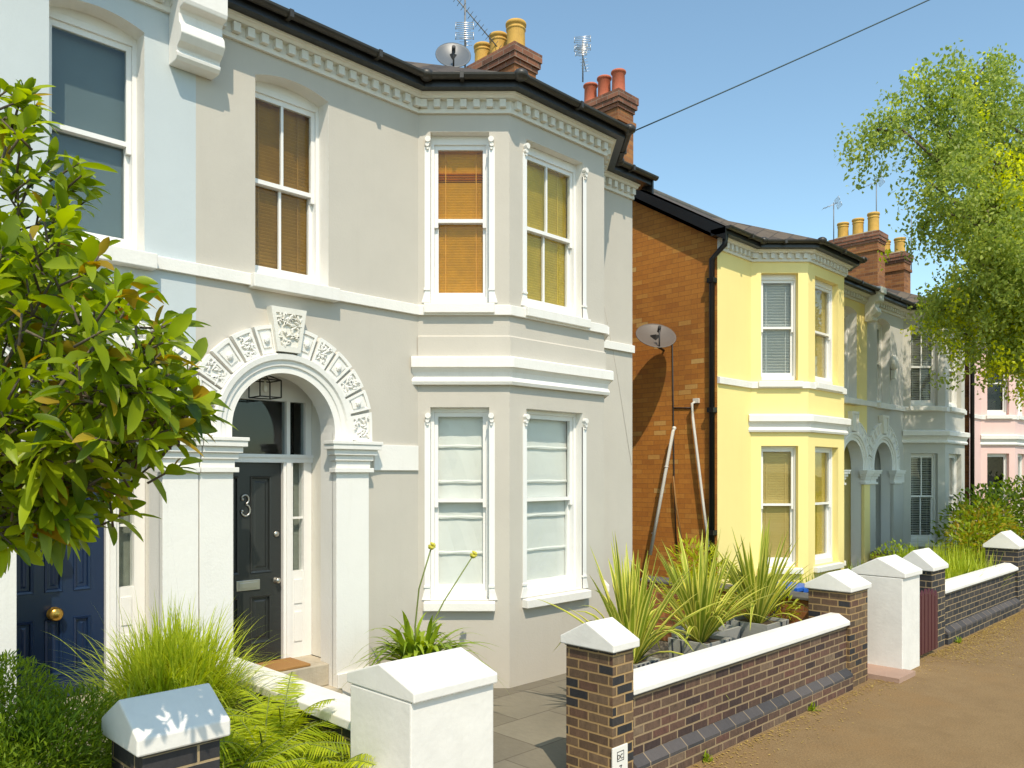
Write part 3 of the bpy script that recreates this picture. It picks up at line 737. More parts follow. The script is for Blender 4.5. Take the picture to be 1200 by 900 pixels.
    for xq, h_ in ((fx, .17),):
        a, c_ = sorted((xq, xq - s * .035))
        vb.prism([(a, ye, zr(ye) - .0), (a, ridge, zr(ridge) - .002), (a, ridge, zr(ridge) - h_), (a, ye, zr(ye) - h_ - .03)], [(c_, ye, zr(ye) - .0), (c_, ridge, zr(ridge) - .002), (c_, ridge, zr(ridge) - h_), (c_, ye, zr(ye) - h_ - .03)])
        a, c_ = sorted((fx - s * .035, flank_x))
        vb.prism([(a, ye + .05, zr(ye + .05) - .09), (a, ridge, zr(ridge) - .09), (a, ridge, zr(ridge) - .12), (a, ye + .05, zr(ye + .05) - .12)], [(c_, ye + .05, zr(ye + .05) - .09), (c_, ridge, zr(ridge) - .09), (c_, ridge, zr(ridge) - .12), (c_, ye + .05, zr(ye + .05) - .12)])
    vb.build('bargeboard', BLACK, H)
    # doorway dressings
    A = MB(); cu, cz, r0 = .76, 2.47, .48; n = 36
    prof = [(r0, -.005), (r0, .035), (r0 + .055, .035), (r0 + .062, .05), (r0 + .10, .055), (r0 + .112, .075), (r0 + .155, .08), (r0 + .165, .055), (r0 + .165, -.005)]
    rings = []
    for i in range(n + 1):
        an = math.pi * i / n
        rings.append([F.p(cu + r * math.cos(an), dd, cz + r * math.sin(an)) for r, dd in prof])
    A.loft(rings, 0, False, False, True)
    for sg in (-1, 1):
        lo = [F.p(cu + sg * r, dd, 2.385) for r, dd in prof]; hi = [F.p(cu + sg * r, dd, cz) for r, dd in prof]
        A.loft([lo, hi], 0, False)
    ar = A.build('arch_moulding', WHITE, H)
    voussoirs(ar, F, cu, cz, r0 + .168, r0 + .168 + .235, (.004, 1.628), rich)
    for (u0, u1) in ((.004, .28), (1.24, 1.585)):
        p = MB(); p.fbox(F, u0, u1, .06, -.01, zb, 2.12); p.fbox(F, u0, u1 + (.02 if u0 > 1 else 0), .085, .06, zb, .32)
        pl = p.build('pilaster', o.get('pil', WHITE), H, bevel=.004)
        q = MB()
        for za, z1_, pr in ((2.11, 2.15, .095), (2.15, 2.215, .07), (2.215, 2.265, .092), (2.265, 2.315, .118), (2.315, 2.36, .145), (2.36, 2.39, .155)):
            ov = pr - .062
            q.fbox(F, u0 if u0 < 1 else u0 - ov, u1 + ov, pr, -.19 if False else -.01, za, z1_)
            # return of the moulding into the opening
        q.build('capital', WHITE, pl, bevel=.004)
    bn = MB(); bn.fbox(F, 1.67, b[0] - .012, .024, -.005, 2.13, 2.37); bn.build('impost_band', WHITE, H, bevel=.003)
    return H, F, roof

def chimney(H, x0, x1, y0, y1, zb, zt, pots, potm, brickm):
    c = MB(); c.box(x0, x1, y0, y1, zb, zt - .30)
    c.box(x0 - .035, x1 + .035, y0 - .035, y1 + .035, zt - .52, zt - .45)
    for i, (e, za, z1) in enumerate(((.02, zt - .30, zt - .23), (.05, zt - .23, zt - .15), (.065, zt - .15, zt - .03))):
        c.box(x0 - e, x1 + e, y0 - e, y1 + e, za, z1, 1)
    fl = .03
    c.loft([[(x0 - fl, y0 - fl, zt - .03), (x1 + fl, y0 - fl, zt - .03), (x1 + fl, y1 + fl, zt - .03), (x0 - fl, y1 + fl, zt - .03)],
            [(x0 + .12, y0 + .1, zt + .05), (x1 - .12, y0 + .1, zt + .05), (x1 - .12, y1 - .1, zt + .05), (x0 + .12, y1 - .1, zt + .05)]], 2)
    ch = c.build('chimney', [brickm, BRICK_DK, TERR], H)
    for (y, r, h, mt) in pots:
        p = MB(); xm = (x0 + x1) / 2; z = zt - .02
        if potm == 'roll':
            pr = [(r * 1.04, 0), (r, .05), (r * .97, h * .72), (r * .98, h * .74), (r * 1.06, h * .76), (r * 1.06, h * .79), (r * .98, h * .81), (r * .98, h * .87), (r * 1.1, h * .89), (r * 1.13, h * .95), (r * 1.08, h), (r * .82, h), (r * .8, h * .7)]
        else:
            pr = [(r * 1.05, 0), (r * 1.02, .05), (r * .95, h * .88), (r * 1.0, h * .89), (r * 1.14, h * .92), (r * 1.16, h * .97), (r * 1.1, h), (r * .82, h), (r * .8, h * .7)]
        p.lathe((xm, y, z), pr, 0, 20); p.build('chimney_pot', mt, ch)
    return ch

grey, Fg, groof = house(dict(party=2.69, s=1, W=5.685, dz=0, bay=(2.203, 2.834, 4.313, 4.944), wall=GREY, flank=GREY, inner=CREAM, door=SLATEDOOR, furn='nickel', rich=True, rm=0, trim=CREAM,
    upwin=(.498, 1.195), upbars=1, blinds=dict(up='brown', c1u='amber', fu='olive', c1g='roman', fg='roman'), fbars=1, jw=1, fshift=-.065, cshift=-.04, c1uo=dict(bars=0, open=(5.02, 5.12), tilt=.9), fuo=dict(tilt=.9),
    label='pale grey rendered house with charcoal door numbered 3 and white arched porch'))
blue, Fb, broof = house(dict(party=2.69, s=-1, W=5.685, dz=0, bay=(2.203, 2.834, 4.313, 4.944), wall=BLUE, flank=BLUE, inner=CREAM, door=BLUEDOOR, furn='brass', cols=3, doorx=1.17, rich=True, nobay=True, trim=CREAM,
    upwin=(.39, 1.03), upbars=0, blinds=dict(up='roller', c1u=None, fu=None, c1g=None, fg=None), label='pale blue rendered house with navy blue door behind the leafy magnolia'))
yell, Fy, yroof = house(dict(party=16.02, s=-1, W=5.57, dz=-.22, bay=(1.97, 2.60, 3.945, 4.575), wall=YELLOW, flank=BRICK_OR, inner=YELLOW, door=SLATEDOOR, trim=CREAM, pil=YELLOW,
    upwin=(.498, 1.195), blinds=dict(up='olive', c1u='white', fu='tan', c1g='tan', fg='olive'), fbars=0, c1uo=dict(pitch=.045, tilt=.78), label='lemon yellow rendered house with bare orange brick side wall'))
offw, Fo, oroof = house(dict(party=16.02, s=1, W=5.57, dz=-.22, bay=(1.97, 2.60, 3.945, 4.575), wall=STONE, flank=BRICK_CH, inner=STONE, door=SLATEDOOR, trim=CREAM, pil=STONE,
    upwin=(.498, 1.195), blinds=dict(up='white', c1u='white', fu='white', c1g='white', fg='white'), fbars=0, c1uo=dict(bars=1, pitch=.05, tilt=.6), c1go=dict(bars=1, pitch=.05, tilt=.6), label='off white rendered house in dappled tree shade joined to the yellow house'))
pink, Fp, proof = house(dict(party=30.2, s=-1, W=7.6, dz=-.12, bay=(3.9, 4.53, 5.93, 6.56), wall=PINK, flank=BRICK_CH, inner=PINK, door=SLATEDOOR, trim=CREAM, pil=PINK,
    upwin=(.498, 1.195), blinds=dict(up='white', c1u=None, fu='white', c1g=None, fg='white'), fbars=0, label='salmon pink rendered house at the far end behind tree branches'))

chimney(grey, 8.0, 8.44, 7.95, 9.05, 6.6, 8.17, [(8.14, .135, .44, POTY), (8.5, .13, .40, POTY), (8.84, .125, .38, POTY)], 'roll', BRICK_CH)
chimney(yell, 10.5, 10.92, 8.05, 8.95, 6.3, 8.40, [(8.2, .11, .42, POTR), (8.5, .11, .42, POTR), (8.8, .11, .40, POTR)], 'plain', BRICK_CH)
chimney(offw, 21.4, 21.9, 8.0, 9.2, 6.3, 8.42, [(8.2, .14, .55, POTY), (8.6, .14, .48, POTY), (9.0, .14, .46, POTY)], 'roll', BRICK_CH)
chimney(pink, 23.3, 23.8, 8.0, 8.9, 6.3, 8.25, [(8.2, .14, .45, POTY), (8.6, .14, .45, POTY)], 'roll', BRICK_CH)
chimney(pink, 29.7, 30.2, 8.0, 9.0, 6.3, 7.95, [(8.2, .15, .45, POTY), (8.6, .15, .45, POTY)], 'roll', BRICK_CH)

# big console brackets under the eaves at the party walls
def console(H, fr, u0, u1, zt, z):
    c = MB(); pr = [(0, z), (.13, z), (.155, z + .025), (.16, z + .05), (.14, z + .065), (.15, z + .09), (.20, z + .12), (.235, z + .17), (.225, z + .23), (.19, z + .27), (.185, z + .33), (.20, z + .36), (.27, z + .37), (.28, z + .40), (.28, zt), (0, zt)]
    c.prism([fr.p(u0, d, q) for d, q in pr], [fr.p(u1, d, q) for d, q in pr])
    c.fbox(fr, u0 - .02, u1 + .02, 0, .32, zt, zt + .12)
    return c.build('console_bracket', WHITE, H, bevel=.006)
console(grey, Fg, -.21, .13, 6.0, 5.22)
console(yell, Fy, -.12, .12, 5.8, 5.28)
dp = MB(); x = 10.40; y = 6.25
dp.tube([(x + .0, 6.02, 5.60), (x - .0, 6.04, 5.42), (x, y, 5.25), (x, y, .1)], .042, 0, 10)
for z in (1.2, 3.0, 4.9): dp.box(x - .055, x + .05, y - .055, y + .055, z, z + .07)
dp.build('downpipe', BLACK, yell)
dp = MB(); dp.tube([(22.5, 6.05, 5.5), (22.53, 6.1, 5.3), (22.53, 6.1, .1)], .05, 0, 8); dp.build('downpipe', BLACK, pink)
cb = MB(); cb.tube([at(707, 352, D - .006), at(722, 430, D - .006), at(740, 545, D - .006)], .0018, 0, 5); cb.build('cable', GREY, grey)

# ------------------------------------------------------------------ small fittings on roofs and walls
def dish(loc, face, r, mat, label, mast_to, squash=1.0):
    t = thing('satellite_dish', loc, label, 'satellite dish', 'satellite dishes'); c = Vector(loc); n = Vector(face).normalized()
    a = n.cross(Vector((0, 0, 1))).normalized(); b = a.cross(n)
    m = MB(); rings = []
    for k, q in enumerate((0.02, .35, .7, .92, 1, 1.02, 1.0, .9, .6, .1)):
        dep = r * .22 * q * q + (0 if k < 5 else -.008 - (.002 if k == 5 else 0))
        rings.append([c + (a * math.cos(w) * r * q + b * math.sin(w) * r * q * 1.08) + n * dep for w in np.linspace(0, 2 * math.pi, 25)[:-1]])
    m.loft(rings, 0, True, True); m.build('dish', mat, t)
    m = MB(); lnb = c + n * r * .85 - b * r * .38
    m.tube([c - b * r * 1.0 + n * r * .15, c - b * r * .75 + n * r * .45, lnb], .012); m.tube([lnb - n * -.03, lnb + n * -.06], .026); m.build('feed_arm', CABLE, t)
    m = MB(); m.tube([c - n * .02, c - n * .10, Vector(mast_to)], .018); m.box(c.x - .05 - n.x * .05, c.x + .05 - n.x * .05, c.y - .05 - n.y * .05, c.y + .05 - n.y * .05, c.z - .06, c.z + .06); m.build('bracket', CABLE, t)
    return t
p1 = at(531, 68, 8.35)
dish(p1, (-.5, -.62, .42), .24, DISHGREY, 'grey satellite dish beside the chimney with yellow pots', (7.98, 8.9, p1.z - .25))
p2 = at(768, 397, 7.33); p2.x = 10.05 + .0
p2 = Vector((10.03, 7.05, 0)); u_ = (p2.x - p2.y) / (p2.x + p2.y); 
p2 = Vector((10.05, 10.05 / ((1 + (768 - 600) / 940) / (1 - (768 - 600) / 940)), 0)); p2.z = EYE + (555 - 397) / 940 * (p2.x + p2.y) * .70711
dish(p2, (-.45, -.5, .74), .30, DISHBROWN, 'taupe satellite dish mounted on the orange brick side wall', (10.45, p2.y + .12, p2.z - .12))

def aerial(base, zt, els, label, yagi=True):
    t = thing('tv_aerial', base, label, 'tv aerial', 'roof aerials'); b = Vector(base)
    m = MB(); m.tube([b, (b.x, b.y, zt)], .014, 0, 6); m.build('mast', LEAD, t)
    for (z, dx, dy, dzz, ln, n, w, panelq) in els:
        e = MB(); o = Vector((b.x, b.y, z)); d_ = Vector((dx, dy, dzz)).normalized()
        sd = d_.cross(Vector((0, 0, 1))).normalized()
        e.tube([o - d_ * ln * .3, o + d_ * ln * .7], .009, 0, 5)
        for k in range(n):
            q = o + d_ * ln * (-.3 + k / max(1, n - 1)); e.tube([q - sd * w, q + sd * w], .0045, 0, 4)
        if panelq:
            q = o - d_ * ln * .3; up = sd.cross(d_)
            for j in (-1, 1):
                for k in range(4):
                    zq = q + up * (.03 + .03 * k) * j; e.tube([zq - sd * w * 1.4, zq + sd * w * 1.4], .007, 0, 4)
                for k in (-1, 1): e.tube([q + up * .02 * j + sd * w * 1.4 * k, q + up * .13 * j + sd * w * 1.4 * k], .006, 0, 4)
        e.build('antenna', ALU if panelq else LEAD, t)
    return t
b1 = at(545, 92, 8.6); aerial(b1, b1.z + 1.35, [(b1.z + .62, .6, .6, -.05, .35, 5, .09, True), (b1.z + 1.0, .55, -.2, -.5, 1.1, 16, .10, False)], 'tall tv aerial with slanting yagi beside the grey satellite dish')
b2 = at(683, 96, 9.0); aerial(b2, b2.z + .72, [(b2.z + .62, .7, .5, .0, .3, 4, .10, True), (b2.z + .45, .7, .4, -.25, .5, 8, .07, True)], 'silver tv aerial behind the three red chimney pots')
b3 = at(977, 283, 8.7); aerial(b3, b3.z + 1.0, [(b3.z + .95, -.5, .6, -.3, .4, 5, .12, True)], 'thin tv aerial left of the far brick chimney stack')
b4 = at(1027, 272, 8.4); aerial(b4, b4.z + 1.42, [(b4.z + 1.36, -.5, .6, -.3, .4, 5, .13, True)], 'taller tv aerial rising from the far brick chimney stack')
b5 = at(1068, 318, 8.6); aerial(b5, b5.z + 1.7, [], 'bare dark roof mast right of the far chimney pots')

m = MB(); pa = Vector((10.93, 8.1, 0)); pa.z = EYE + (555 - 155) / 940 * (10.93 + 8.1) * .70711
pe = at(1420, -155, 1.2)
m.tube([pa + (pe - pa) * q + Vector((0, 0, -.22 * 4 * q * (1 - q) * .25)) for q in np.linspace(0, 1, 14)], .011, 0, 6)
tag(m.build('overhead_wire', WIRE), 'thin telephone wire sloping up across the blue sky', 'wire')

# pipes and leads fixed to the orange brick side wall
def wallpt(px, py, x):
    u = (px - 600) / 940; y = x * (1 - u) / (1 + u); return Vector((x, y, EYE + (555 - py) / 940 * (x + y) * .70711))
m = MB(); m.tube([wallpt(762, 650, 10.2), wallpt(776, 575, 10.25), wallpt(789, 505, 10.3), wallpt(790, 502, 10.33)], .026, 0, 8); m.ball(wallpt(790, 502, 10.33), .034); 
for q in ((781, 547), (766, 625)): m.ball(wallpt(*q, 10.27), (.034, .034, .02))
tag(m.build('leaning_pole', PVC), 'off white plastic pole leaning against the orange brick wall', 'pole')
m = MB(); m.tube([wallpt(816, 470, 10.44), wallpt(811, 473, 10.38), wallpt(812, 490, 10.38), wallpt(818, 540, 10.38), wallpt(824, 590, 10.38), wallpt(831, 645, 10.38)], .022, 0, 8)
m.box(10.40, 10.449, wallpt(817, 470, 10.44).y - .04, wallpt(817, 470, 10.44).y + .05, wallpt(817, 470, 10.44).z - .03, wallpt(817, 470, 10.44).z + .04)
tag(m.build('waste_pipe', PVC), 'bent white waste pipe running down the orange brick wall', 'pipe')
m = MB(); m.tube([wallpt(788, 400, 10.44), wallpt(789, 478, 10.44), wallpt(790, 560, 10.44), wallpt(793, 650, 10.44)], .010, 0, 5); m.tube([wallpt(789, 478, 10.44), wallpt(812, 478, 10.44)], .010, 0, 5)
tag(m.build('dish_cable', CABLE), 'dark cable dropping from the taupe satellite dish down the brick', 'cable')
m = MB(); m.tube([wallpt(789, 558, 10.40), wallpt(792, 590, 10.38), wallpt(800, 640, 10.36)], [.012, .016, .012], 0, 5)
tag(m.build('bamboo_cane', COIR), 'thin brown cane standing against the orange brick wall', 'cane')
m = MB(); q = at(1046, 425, D - .03); m.lathe(q, [(.16, 0), (.16, -.05), (.12, -.08), (.02, -.09)], axis='y', n=18); m.box(q.x - .05, q.x + .05, q.y - .06, q.y + .02, q.z - .34, q.z - .16)
tag(m.build('alarm_box', [CREAM]), 'round cream alarm box on the off white shaded house', 'alarm box')
# porch lantern
t = thing('porch_lantern', Fg.p(.745, -.30, 2.84), 'wire frame lantern hanging in the grey house porch', 'lantern')
m = MB(); c = Fg.p(.745, -.30, 2.84)
def cage(c, w, h):
    for sx in (-1, 1):
        for sy in (-1, 1): m.tube([(c.x + sx * w, c.y + sy * w, c.z - h), (c.x + sx * w, c.y + sy * w, c.z + h)], .006, 0, 4)
    for z in (-h, h):
        for a, b in (((-w, -w), (w, -w)), ((w, -w), (w, w)), ((w, w), (-w, w)), ((-w, w), (-w, -w))): m.tube([(c.x + a[0], c.y + a[1], c.z + z), (c.x + b[0], c.y + b[1], c.z + z)], .006, 0, 4)
cage(c, .10, .075)
for sx in (-1, 1):
    for sy in (-1, 1): m.tube([(c.x + sx * .1, c.y + sy * .1, c.z + .075), (c.x, c.y, c.z + .13)], .006, 0, 4)
m.build('frame', BLACK, t)
m = MB(); m.tube([(c.x, c.y, c.z + .12), (c.x, c.y, 3.098)], .006, 0, 5); m.build('stem', BLACK, t)
m = MB(); m.lathe((c.x, c.y, c.z - .03), [(.012, 0), (.022, .02), (.02, .05), (.01, .07), (.01, .155)], 0, 10); m.build('bulb', CREAM, t)
m = MB(); m.fbox(Fg, .36, 1.06, -.07, -.42, .401, .425); tag(m.build('doormat', COIR, bevel=.006), 'brown coir doormat on the step before the charcoal door', 'doormat')

# ------------------------------------------------------------------ ground
m = MB(); m.box(-600, 600, -600, 600, -.5, -.35); struct(m, 'ground', EARTH, 'open ground far around the street')
m = MB(); m.box(-40, 90, -8.5, -1.63, -.34, -.13); struct(m, 'road', ROADM, 'asphalt road behind the pavement')
m = MB(); m.box(-40, 90, -1.62, -1.47, -.33, .0); struct(m, 'kerb', KERB, 'granite kerb along the road')
m = MB(); m.box(-40, 90, -1.465, 3.30, -.33, 0); struct(m, 'pavement', PAVE, 'brown worn tarmac pavement beside the brick walls')
m = MB(); m.box(2.6, 8.43, 3.305, D + .05, -.32, .004); struct(m, 'front_path', FLAG, 'grey stone flags in front of the grey house')
m = MB(); m.box(-8, 2.595, 3.305, D + .05, -.32, .02); struct(m, 'garden_soil', SOIL, 'dark soil of the front garden under the ferns')
m = MB(); m.box(8.435, 45, 3.305, D + .05, -.32, .01); struct(m, 'garden_turf', EARTH, 'rough turf in the far front gardens')
m = MB(); m.box(8.40, 8.86, 2.93, 3.42, .001, .05); struct(m, 'threshold_slab', PINKSLAB, 'pinkish slab at the narrow gap between brick and white piers')

# ------------------------------------------------------------------ piers, walls, gates
def capmesh(m, x0, x1, y0, y1, zb, ze, zr, mat=0):
    ym = (y0 + y1) / 2
    a = [(x0, y0, zb), (x0, y0, ze), (x0, ym, zr), (x0, y1, ze), (x0, y1, zb)]
    m.prism(a, [(x1, y, z) for _, y, z in a], mat)
def jitter(o, amp, sub=3):
    bm = bmesh.new(); bm.from_mesh(o.data)
    bmesh.ops.subdivide_edges(bm, edges=bm.edges, cuts=sub, use_grid_fill=True)
    for v in bm.verts:
        n = v.co * 7.3; k = math.sin(n.x * 1.7 + n.y * 2.3) * math.cos(n.z * 2.1 + n.x) + .6 * math.sin(n.y * 5.1 + n.z * 4.3 + n.x * 3)
        v.co += v.normal * amp * k
    bm.to_mesh(o.data); bm.free()
def pier(x0, x1, y0, y1, zb, ze, zr, mat, label, ov=.03, white=False):
    t = thing('gate_pier', ((x0 + x1) / 2, (y0 + y1) / 2, 0), label, 'gate pier', 'gate piers along the pavement')
    m = MB(); m.box(x0, x1, y0, y1, -.05, zb if not white else zb + .0)
    if not white: m.box(x0 - .008, x1 + .008, y0 - .008, y1 + .008, zb + .001, zb + .012, 1)
    m.build('shaft', [mat, SLATECOPE], t, bevel=.008 if white else .005)
    m = MB()
    if white: capmesh(m, x0 - .003, x1 + .003, y0 - .028, y1 + .028, zb + .002, ze, zr)
    else: capmesh(m, x0 - ov, x1 + ov, y0 - ov, y1 + ov, zb + .013, ze, zr)
    m.build('cap', PIERWHITE, t, bevel=.008)
    return t
pier(1.135, 1.435, 3.075, 3.40, 1.045, 1.125, 1.235, BRICK_BLUE, 'low dark brick pier with leaf shadows across its white cap')
pier(2.37, 2.92, 3.055, 3.57, 1.00, 1.055, 1.148, PIERWHITE, 'broad white rendered pier in front of the grey house porch', white=True)
pg = pier(4.12, 4.345, 3.20, 3.60, .935, 1.0, 1.12, BRICK_PIER, 'mottled brown brick pier with white gabled cap and small plaque')
pier(7.86, 8.30, 3.20, 3.62, .93, .99, 1.12, BRICK_PIER, 'mottled brick pier next to the narrow gap and second white pier')
pier(8.84, 9.36, 3.05, 3.56, 1.00, 1.055, 1.20, PIERWHITE, 'tall white rendered pier beside the maroon gate', white=True)
pier(10.23, 10.72, 3.20, 3.6, .93, .99, 1.18, BRICK_BLUE, 'dark blue brick pier with white cap right of the maroon gate')
pier(14.15, 14.65, 3.20, 3.65, .93, .99, 1.2, BRICK_BLUE, 'farthest dark brick pier at the end of the pavement wall')

def garden_wall(x0, x1, label, mat, zc=.60, plinth=True, yf=3.235, cope=PIERWHITE):
    t = thing('garden_wall', ((x0 + x1) / 2, yf + .12, 0), label, 'garden wall', 'low garden walls')
    m = MB(); m.box(x0, x1, yf, yf + .22, -.05, zc); m.build('brickwork', mat, t)
    if plinth:
        p = MB(); p.box(x0, x1, yf - .065, yf - .001, -.05, .125); p.build('plinth', mat, t)
        p = MB(); a = [(x0, yf - .066, .127), (x0, yf - .066, .150), (x0, yf - .002, .20), (x0, yf - .002, .127)]
        p.prism(a, [(x1, y, z) for _, y, z in a]); p.build('plinth_coping', BLUECOPE, t)
    c = MB(); y0, y1 = yf - .04, yf + .26
    c.box(x0, x1, yf - .015, yf + .235, zc + .001, zc + .022, 1)
    a = [(x0, y0, zc + .023), (x0, y0, zc + .062), (x0, yf + .07, zc + .125), (x0, yf + .15, zc + .125), (x0, y1, zc + .062), (x0, y1, zc + .023)]
    c.prism(a, [(x1, y, z) for _, y, z in a])
    c.build('coping', [cope, SLATECOPE], t, bevel=.007)
    return t
garden_wall(4.347, 7.858, 'red brown brick wall with white coping below the potted sword plants', BRICK_WALL)
garden_wall(10.722, 14.148, 'dark brick wall with white coping running to the far pier', BRICK_BLUE)
garden_wall(1.44, 2.365, 'low brick wall between the dark brick pier and broad white pier', BRICK_BLUE, zc=.42, plinth=False)
garden_wall(-6, 1.13, 'low brick wall below the magnolia left of the dark pier', BRICK_BLUE, zc=.42, plinth=False)
garden_wall(14.655, 30, 'dark brick wall beyond the farthest pier', BRICK_BLUE)
def side_wall(x, y0, y1, zc, label, mat, cope, w=.11, ch=.06):
    t = thing('garden_wall', (x, (y0 + y1) / 2, 0), label, 'garden wall', 'low garden walls')
    m = MB(); m.box(x - w, x + w, y0, y1, -.05, zc); m.build('brickwork', mat, t)
    c = MB(); a = [(x - w - .03, y0, zc + .001), (x - w - .03, y0, zc + ch * .55), (x - .05, y0, zc + ch), (x + .05, y0, zc + ch), (x + w + .03, y0, zc + ch * .55), (x + w + .03, y0, zc + .001)]
    c.prism(a, [(q, y1, z) for q, _, z in a]); c.build('coping', cope, t, bevel=.006)
side_wall(2.67, 3.572, 5.75, .66, 'white coped dividing wall between the ferns and charcoal door', BRICK_BLUE, PIERWHITE, ch=.10)
side_wall(8.55, 3.63, 6.1, .72, 'dark slate coped dividing wall behind the sword plants', BRICK_CH, SLATECOPE)
side_wall(16.0, 3.5, 6.05, .55, 'brown dividing wall between the yellow and off white houses', BRICK_CH, SLATECOPE)
# maroon gate
t = thing('garden_gate', (9.8, 3.13, 0), 'maroon painted timber gate between white pier and dark pier', 'gate')
m = MB()
for k in range(7):
    x = 9.40 + k * .115; zt = .66 + .07 * math.sin(math.pi * (k + .5) / 7)
    m.prism([(x, 3.12, .06), (x + .09, 3.12, .06), (x + .09, 3.12, zt), (x + .045, 3.12, zt + .06), (x, 3.12, zt)], [(x, 3.14, .06), (x + .09, 3.14, .06), (x + .09, 3.14, zt), (x + .045, 3.14, zt + .06), (x, 3.14, zt)])
m.build('palings', MAROON, t)
m = MB()
for z in (.16, .52): m.box(9.38, 10.21, 3.142, 3.185, z, z + .09)
m.build('rails', MAROON, t)
# plaque with lettering
t = thing('plaque', (4.23, 3.19, .47), 'small white plaque lettered in black on the brown brick pier', 'plaque')
q0 = at(717, 888, 3.195); q1 = at(734.5, 874, 3.195)
m = MB(); xa, xb = q0.x, q1.x; zt_ = q1.z + .02; m.box(xa, xb, 3.186, 3.198, zt_ - .19, zt_); m.build('plate', SIGN, t, bevel=.003)
def text(s, x, z, size, y):
    cu = bpy.data.curves.new('lettering', 'FONT'); cu.body = s; cu.size = size; cu.extrude = .001; cu.align_x = 'CENTER'
    cu.materials.append(INK); tmp = bpy.data.objects.new('lettering_curve', cu); COL.objects.link(tmp); bpy.context.view_layer.update(); me = bpy.data.meshes.new_from_object(tmp.evaluated_get(bpy.context.evaluated_depsgraph_get())); bpy.data.objects.remove(tmp)
    o = bpy.data.objects.new('lettering', me); COL.objects.link(o); o.parent = t
    o.location = Vector((x, y, z)) - ORIGIN[t]; o.rotation_euler = (R(90), 0, 0)
    return o
xm = (xa + xb) / 2
text('DC.', xm, zt_ - .082, .043, 3.1845)
text('7', xm, zt_ - .165, .06, 3.1845)
m = MB()
for (a, b, c, d) in ((xm - .036, xm + .036, zt_ - .036, zt_ - .032), (xm - .036, xm + .036, zt_ - .096, zt_ - .092), (xm - .036, xm - .032, zt_ - .092, zt_ - .036), (xm + .032, xm + .036, zt_ - .092, zt_ - .036)):
    m.box(a, b, 3.1845, 3.186, c, d)
m.build('border', INK, t)

# ------------------------------------------------------------------ plants
def bush_pts(lobes, n):
    w = np.array([l[3] ** 2 for l in lobes]); w /= w.sum(); idx = RNG.choice(len(lobes), n, p=w); C = np.array([l[:3] for l in lobes])[idx]; r = np.array([l[3] for l in lobes])[idx]
    d = unit(n); q = RNG.random(n) ** .33
    return C + d * (r * q)[:, None], d, q

def shrub(name, lobes, n, size, mats, label, cat, weights=None, base=None, wid=.5, stems=5, group=None):
    x, y = np.mean([l[0] for l in lobes]), np.mean([l[1] for l in lobes])
    if base is not None: x, y = base
    t = thing(name, (x, y, 0), label, cat, group)
    p, d, q = bush_pts(lobes, n)
    dr = d * .8 + unit(n) * .7 + np.array([0, 0, .35]); ups = unit(n) * .6 + np.array([0, 0, 1.0])
    mi = RNG.choice(len(mats), n, p=weights) if len(mats) > 1 else np.zeros(n, int)
    leaves('foliage', t, mats, p, dr, ups, size * (.7 + .6 * RNG.random(n)), size * wid * (.8 + .4 * RNG.random(n)), mi, st=(0, .35, .7, 1), wp=(.15, 1, .75, .03), droop=.15)
    m = MB()
    for l in lobes[:stems]:
        m.tube([(x, y, 0), ((x + l[0]) / 2 + .03, (y + l[1]) / 2, l[2] * .45), (l[0], l[1], l[2])], [.03, .022, .008], 0, 6)
    m.build('stem', BARK, t)
    return t

# magnolia over the wall, nearest thing in the picture
t = thing('magnolia_tree', (.35, 3.75, 0), 'leafy green magnolia with some yellowing leaves in front of the blue house', 'tree')
def near(px, py, tt):
    u = (px - 600) / 940; return (.70711 * tt * (1 + u), .70711 * tt * (1 - u), EYE + (555 - py) / 940 * tt)
lob = [(40, 200, 2.75, .20), (5, 270, 2.8, .30), (60, 330, 2.6, .26), (115, 400, 2.35, .22), (180, 465, 2.6, .17), (125, 480, 2.4, .22), (140, 435, 2.35, .12), (40, 440, 2.6, .36), (30, 540, 2.6, .26), (15, 480, 2.35, .22), (70, 540, 2.5, .2), (5, 590, 2.5, .16), (60, 590, 2.6, .14), (-30, 520, 2.4, .2),
       (120, 555, 2.85, .16), (165, 530, 2.75, .12), (-80, 380, 2.8, .5), (-140, 250, 2.9, .45), (20, 590, 2.75, .15), (80, 575, 2.8, .17), (190, 400, 2.75, .10), (205, 510, 2.7, .08), (20, 130, 2.8, .10), (-60, 560, 2.8, .25)]
lob3 = [(*near(a, b, c), r) for a, b, c, r in lob]
p, d, q = bush_pts([l for l in lob3], 950)
